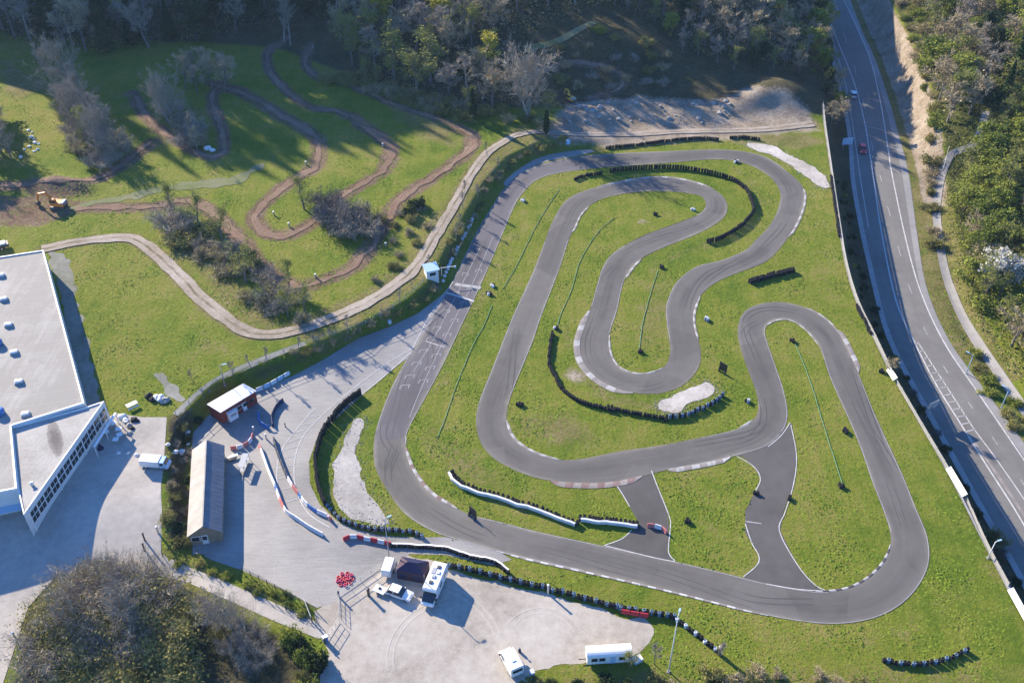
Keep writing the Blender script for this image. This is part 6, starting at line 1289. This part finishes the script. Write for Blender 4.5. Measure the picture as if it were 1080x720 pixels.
plastic([(270,413),(282,408),(296,400),(306,394)], [Wp, M_LBLUE], 'pale straight barrier along the foot of the bank by the red shed', 1.3)
plastic([(682,555),(692,556),(700,559),(703,563)], [Pp, Wp], 'short pink and white curved barrier closing the lane', 1.1)
plastic([(655,645.5),(668,648),(684,650.5)], [Rp], 'dark red barrier leaning on the tyre wall above the car park', 1.3, 'red_barrier')
b = empty('tyre_ring', W(364, 611), 0, 'flat ring of bright red painted tyres on the pale paddock ground', 'tyre pile'); rg = random.Random(4)
b.scale = (.78, .78, .9)
SMR = [tyre_stack_mesh(1, .42, .22, M_REDP), tyre_stack_mesh(2, .38, .2, X('crimson_rubber', (.55, .05, .12), .6, .3, .1))]
for i in range(15):
    t = bpy.data.objects.new('red_tyre', SMR[i % 2]); COL.objects.link(t); t.parent = b; r_ = 0.0 if i == 0 else (.78 if i < 6 else 1.5); a = i*1.256 if i < 6 else (i-6)*.698
    t.location = (r_*math.cos(a)*1.0, r_*math.sin(a), 0); t.rotation_euler = (rg.uniform(-.12, .12), rg.uniform(-.12, .12), 0)

# ------------------------------------------------------------------ hoses, fences, posts, lamps, signs
def hose(px, label):
    C = resample(catmull(np.array([p[:2] for p in WL(px)]), 8), .8); rg = random.Random(len(px)); o = MB().tube([(x+rg.uniform(-.04, .04), y+rg.uniform(-.04, .04), float(H(x, y))+.10) for x, y in C], .05, 5).build('hose', [M_GREENC], None, True); tag(o, label, 'hose')
hose([(838,362),(846,380),(857,410),(866,440),(877,475),(889,512)], 'long green hose along the narrow right island')
hose([(694,285),(686,310),(678,340),(674,370)], 'short green hose down the middle grass tongue')
hose([(648,230),(630,246),(612,275),(603,305),(592,330),(587,347)], 'green hose curving along the upper left infield')
hose([(519,322),(512,340),(500,362),(490,385),(480,410),(470,440),(461,462)], 'green hose along the grass beside the start grid')
hose([(590,200),(575,222),(562,245),(545,280),(530,305)], 'faint green hose on the verge between start straight and left straight')
def fence(name, px, hgt, label, post=3.0, rail=(.45, .9), mat=M_GREYM, board=False, cat='fence'):
    C = resample(catmull(np.array([p[:2] for p in WL(px)]), 8) if len(px) > 2 else np.array([p[:2] for p in WL(px)]), post)
    while len(C) > 99: post *= 1.05; C = resample(catmull(np.array([p[:2] for p in WL(px)]), 8), post)
    z = [float(H(*c)) for c in C]; o = empty(name, (*C[0], z[0]), 0, label, cat); x0 = np.array([*C[0], z[0]])
    for c, zz in zip(C, z): MB().box((c[0]-x0[0], c[1]-x0[1], zz-x0[2]-.3), (.09, .09, hgt+.35)).build('post', [mat], o)
    for r in rail:
        if board: m = MB(); [m.box((*((np.array([*C[i]])+np.array([*C[i+1]]))/2-x0[:2]), (z[i]+z[i+1])/2-x0[2]+r), (float(np.hypot(*(C[i+1]-C[i])))+.02, .06, .32), math.atan2(*(C[i+1]-C[i])[::-1])) for i in range(len(C)-1)]
        else: m = MB().tube([(c[0]-x0[0], c[1]-x0[1], zz-x0[2]+r*hgt/.95) for c, zz in zip(C, z)], .03, 4)
        m.build('rail', [mat], o)
    return o
EP = [(868,110),(873,152),(880,200),(886,240),(893,280),(905,320),(922,355),(938,389)]
ribbon('boundary_kerb', EP+[(941,395),(1000,497),(1040,575),(1080,650),(1110,706)], 0.75, .12, M_GUTTER, 8, 1.0, 2)
fence('boundary_fence', EP, 1.0, 'grey post and board fence between circuit and highway, upper stretch', 3.0, (.12, .52), M_CONC, True)
fence('boundary_fence', [(944,402),(975,455),(1000,497),(1003,502)], 1.0, 'grey fence between the two short white boards beside the highway', 3.0, (.12, .52), M_CONC, True)
fence('boundary_fence', [(1018,527),(1040,575),(1063,618)], 1.0, 'grey fence below the longer white board beside the highway', 3.0, (.12, .52), M_CONC, True)
for (u, v, u2, v2, lab) in ((937,392,944,403,'short white advertising board on the highway fence beside the tan tree'), (1000,496,1017,526,'long white advertising board on the highway fence beside the back straight'), (1065,624,1086,662,'white advertising board on the highway fence at the lower corner')):
    c0, a_, L_ = seg(u, v, u2, v2); b = empty('advertising_board', c0, a_, lab, 'board'); slab([(-L_/2, -.55, .55), (L_/2, -.55, .55), (L_/2, .2, 1.15), (-L_/2, .2, 1.15)], .06).build('panel', [M_WHITE], b)
    for s_ in np.linspace(-L_/2+.2, L_/2-.2, max(2, int(L_/2))): MB().box((float(s_), .15, -.3), (.08, .08, 1.38)).build('post', [M_GREYM], b)
fence('paddock_railing', [(256,603),(280,615),(305,629),(334,645)], 1.2, 'dark metal railing between the paddock and the driveway', 1.5, (.35, .65, .92), M_DARKM, False, 'railing')
fence('driveway_railing', [(172,587),(200,598),(228,610)], 1.0, 'dark railing along the driveway verge near the clubhouse', 1.8, (.5, .9), M_DARKM, False, 'railing')
fence('driveway_railing', [(262,622),(285,634),(312,648),(334,656)], 1.0, 'dark railing along the verge by the entrance', 1.8, (.5, .9), M_DARKM, False, 'railing')
fence('bank_fence', [(186,438),(225,405),(270,383),(330,361),(380,345),(425,318),(447,298)], 1.1, 'thin wire fence on the bank above the pit lane', 3.5, (.5, .92), M_GREYM, False)
fence('verge_fence', [(481,272),(497,238),(500,228)], 1.1, 'pale wire fence on the verge beside the start straight', 2.6, (.5, .92), M_GREYM, False)
fence('pasture_fence', [(14,104),(35,95),(60,85)], 1.2, 'dark wooden fence across the sunlit top pasture', 3.0, (.5, .92), M_WOOD, False)
fence('lane_fence', [(994,181),(998,165),(1000,158)], 1.2, 'pale railing beside the lane above the highway', 2.5, (.5, .92), M_GREYM, False)
# entrance gate and wire fences
def gate(a, b_, label, hgt=1.2):
    p, q = W(*a), W(*b_); d = q-p; L_ = math.hypot(d.x, d.y); o = empty('swing_gate', p, math.atan2(d.y, d.x), label, 'gate'); m = MB()
    for z_ in (.15, hgt*.55, hgt): m.tube([(0, 0, z_), (L_, 0, z_)], .035, 5)
    for x_ in np.linspace(0, L_, 5): m.tube([(float(x_), 0, .15), (float(x_), 0, hgt)], .03, 5)
    m.build('gate_frame', [M_GREYM], o); MB().box((-.12, 0, -.3), (.16, .16, hgt+.6)).build('post', [M_DARKM], o); return o
gate((358,629), (403,598), 'long low gate bar between paddock and car park')
gate((358,630), (359,652), 'open steel gate leaf at the paddock entrance post')
gate((329,655), (320,632), 'narrow steel gate leaf at the driveway end')
gate((344,678), (358,656), 'short gate leaf beside the blue box at the entrance')
p = W(343.5, 676); o = empty('entrance_box', p, .6, 'blue letter box pillar beside the clipped hedge at the entrance', 'box'); MB().box((0, 0, 0), (.7, .5, 1.2)).build('body', [M_BLUEP], o, bevel=.03); MB().box((0, 0, 1.2), (.8, .6, .08)).build('lid', [M_WHITEP], o)
p = W(342, 690); o = empty('sign_plate', p, .6, 'small white plate on a stake below the blue entrance box', 'sign'); MB().box((0, 0, 0), (.06, .06, .9)).build('stake', [M_GREYM], o); MB().box((0, -.05, .6), (.5, .04, .4)).build('plate', [M_WHITE], o)
def post(u, v, h, label, r=.11, mat=M_DARKM, group=None):
    o = MB().lathe([(0, -.3), (r, -.3), (r, h*.93), (r*1.25, h*.94), (r*1.25, h), (0, h+.02)], 10).build('post', [mat], None, True); o.name = 'bollard'; o.location = W(u, v); tag(o, label, 'bollard', group)
post(389, 628, 1.7, 'dark stout bollard beside the flat white trailer', .22); post(153, 570, 1.9, 'dark post on the driveway edge, upper of two', .14); post(153, 581, 1.9, 'dark post on the driveway edge, lower of two', .14); post(16, 672, 1.3, 'bluish bollard on the pale road beside the thicket', .16, M_LBLUE)
post(578, 626, 2.2, 'pale post standing before the long car park tyre wall', .16, M_WHITEP); post(759, 690, 1.9, 'stout grey post at the end of the sloping tyre wall', .3, M_CONC); post(167, 562, 1.6, 'pale post at the clubhouse end of the yard', .16, M_WHITEP)
post(281, 463, 1.3, 'white topped post before the dark inner paddock barrier', .14, M_WHITEP); post(268, 455, 1.2, 'white post at the end of the pink and white barrier', .14, M_WHITEP); post(347, 548, 1.0, 'white post at the end of the inner barrier row', .14, M_WHITEP); post(301, 450, 1.0, 'dark short post on the paddock by the shed shadow', .1)
for (u, v) in ((289,227),(305,239),(404,155),(323,174),(333,293),(384,243),(407,260),(330,51)): post(u, v, 1.0, 'white marker post on the motocross course', .2, M_WHITEP, 'white marker posts on the motocross course')
def lamp_post(u, v, h, label, arm=1.2, rz=0.0, mat=M_GREYM, twin=False):
    p = W(u, v); o = empty('lamp_post', p, rz, label, 'lamp post'); MB().tube([(0, 0, -.4), (0, 0, h*.6), (0, 0, h)], [.11, .08, .055], 8).build('pole', [mat], o, True)
    for s_ in ((1, -1) if twin else (1,)): a = MB().tube([(0, 0, h-.3), (s_*arm*.5, 0, h), (s_*arm, 0, h+.05)], .05, 6).build('arm', [mat], o); MB().box((s_*(arm+.25), 0, h-.02), (.7, .28, .14)).build('lamp_head', [M_LBLUE], a, bevel=.03)
    MB().box((0, 0, -.3), (.5, .5, .4)).build('footing', [M_CONC], o)
pb = W(705, 708); lamp_post(705, 708, rise(712, 648, pb), 'tall pale lamp post beside the mobile home', .5, 1.2, M_WHITEW)
pb = W(410.5, 588); lamp_post(410.5, 588, rise(407, 547, pb), 'grey lamp post behind the box trailer at the pit exit', .6, .6)
pb = W(1019, 394); lamp_post(1019, 394, 5, 'street lamp on the highway verge near the hatched marking, upper one', .9, 2.4, M_LBLUE); lamp_post(1056, 430, 5, 'street lamp on the highway verge near the lane, lower one', .9, 2.4, M_LBLUE)
pb = W(237, 406); lamp_post(237, 406, 5, 'thin lamp post on the bank behind the red shed', .6, .2)
pb = W(1042, 588); lamp_post(1042, 588, 4, 'leaning white lamp post on the lower highway fence', .5, .3, M_WHITE)
def roadsign(u, v, rz, wd, hh, z0, label, mat):
    p = W(u, v); o = empty('road_sign', p, rz, label, 'road sign'); MB().box((0, 0, z0), (wd, .08, hh)).build('sign_panel', [mat], o)
    for s_ in (-wd*.32, wd*.32): MB().box((s_, .1, -.4), (.12, .12, z0+hh+.3)).build('post', [M_GREYM], o)
roadsign(892, 158, .12, 2.9, 2.0, 1.6, 'large pale blue road sign on the shaded bank by the red car', M_LBLUE)
roadsign(980, 440, .5, 2.6, 1.5, 2.6, 'road sign on two posts beside the hatched road marking', M_GREYM)
p = W(599, 152); o = empty('water_tank', p, 0, 'small pale blue tank at the foot of the farm track corner', 'tank'); MB().lathe([(0, 0), (.55, 0), (.6, .15), (.6, 1.0), (.45, 1.2), (.15, 1.3), (.15, 1.4), (0, 1.4)], 14).build('body', [M_LBLUE], o, True); MB().box((.6, 0, .15), (.15, .1, .1)).build('tap', [M_DARKM], o)
p = W(2, 262); o = empty('farm_trailer', p, .5, 'dark trailer standing at the upper corner of the factory', 'trailer'); MB().box((0, 0, .5), (3.2, 1.8, .7)).build('body', [M_DARKM], o, bevel=.05); MB().box((.4, 0, 1.2), (1.4, 1.5, .3)).build('load', [M_LBLUE], o, bevel=.05); wheels(o, (0,), 1.0, .4, .25)
# ------------------------------------------------------------------ air
hz = MB().box((0, 900, -9.0), (3600, 3200, 175.0)); ho = hz.build('haze', plain('haze_shell', (.5, .5, .5))); ho['kind'] = 'stuff'; ho['label'] = 'thin blue haze filling the whole valley'
hm = bpy.data.materials.new('haze_volume'); hm.use_nodes = True; t = hm.node_tree; t.nodes.remove(t.nodes['Principled BSDF'])
pv = t.nodes.new('ShaderNodeVolumePrincipled'); pv.inputs['Color'].default_value = (0.50, 0.72, 1.0, 1); pv.inputs['Density'].default_value = 0.00007; pv.inputs['Anisotropy'].default_value = 0.2
t.links.new(pv.outputs[0], t.nodes['Material Output'].inputs['Volume'])
ho.data.materials.clear(); ho.data.materials.append(hm)
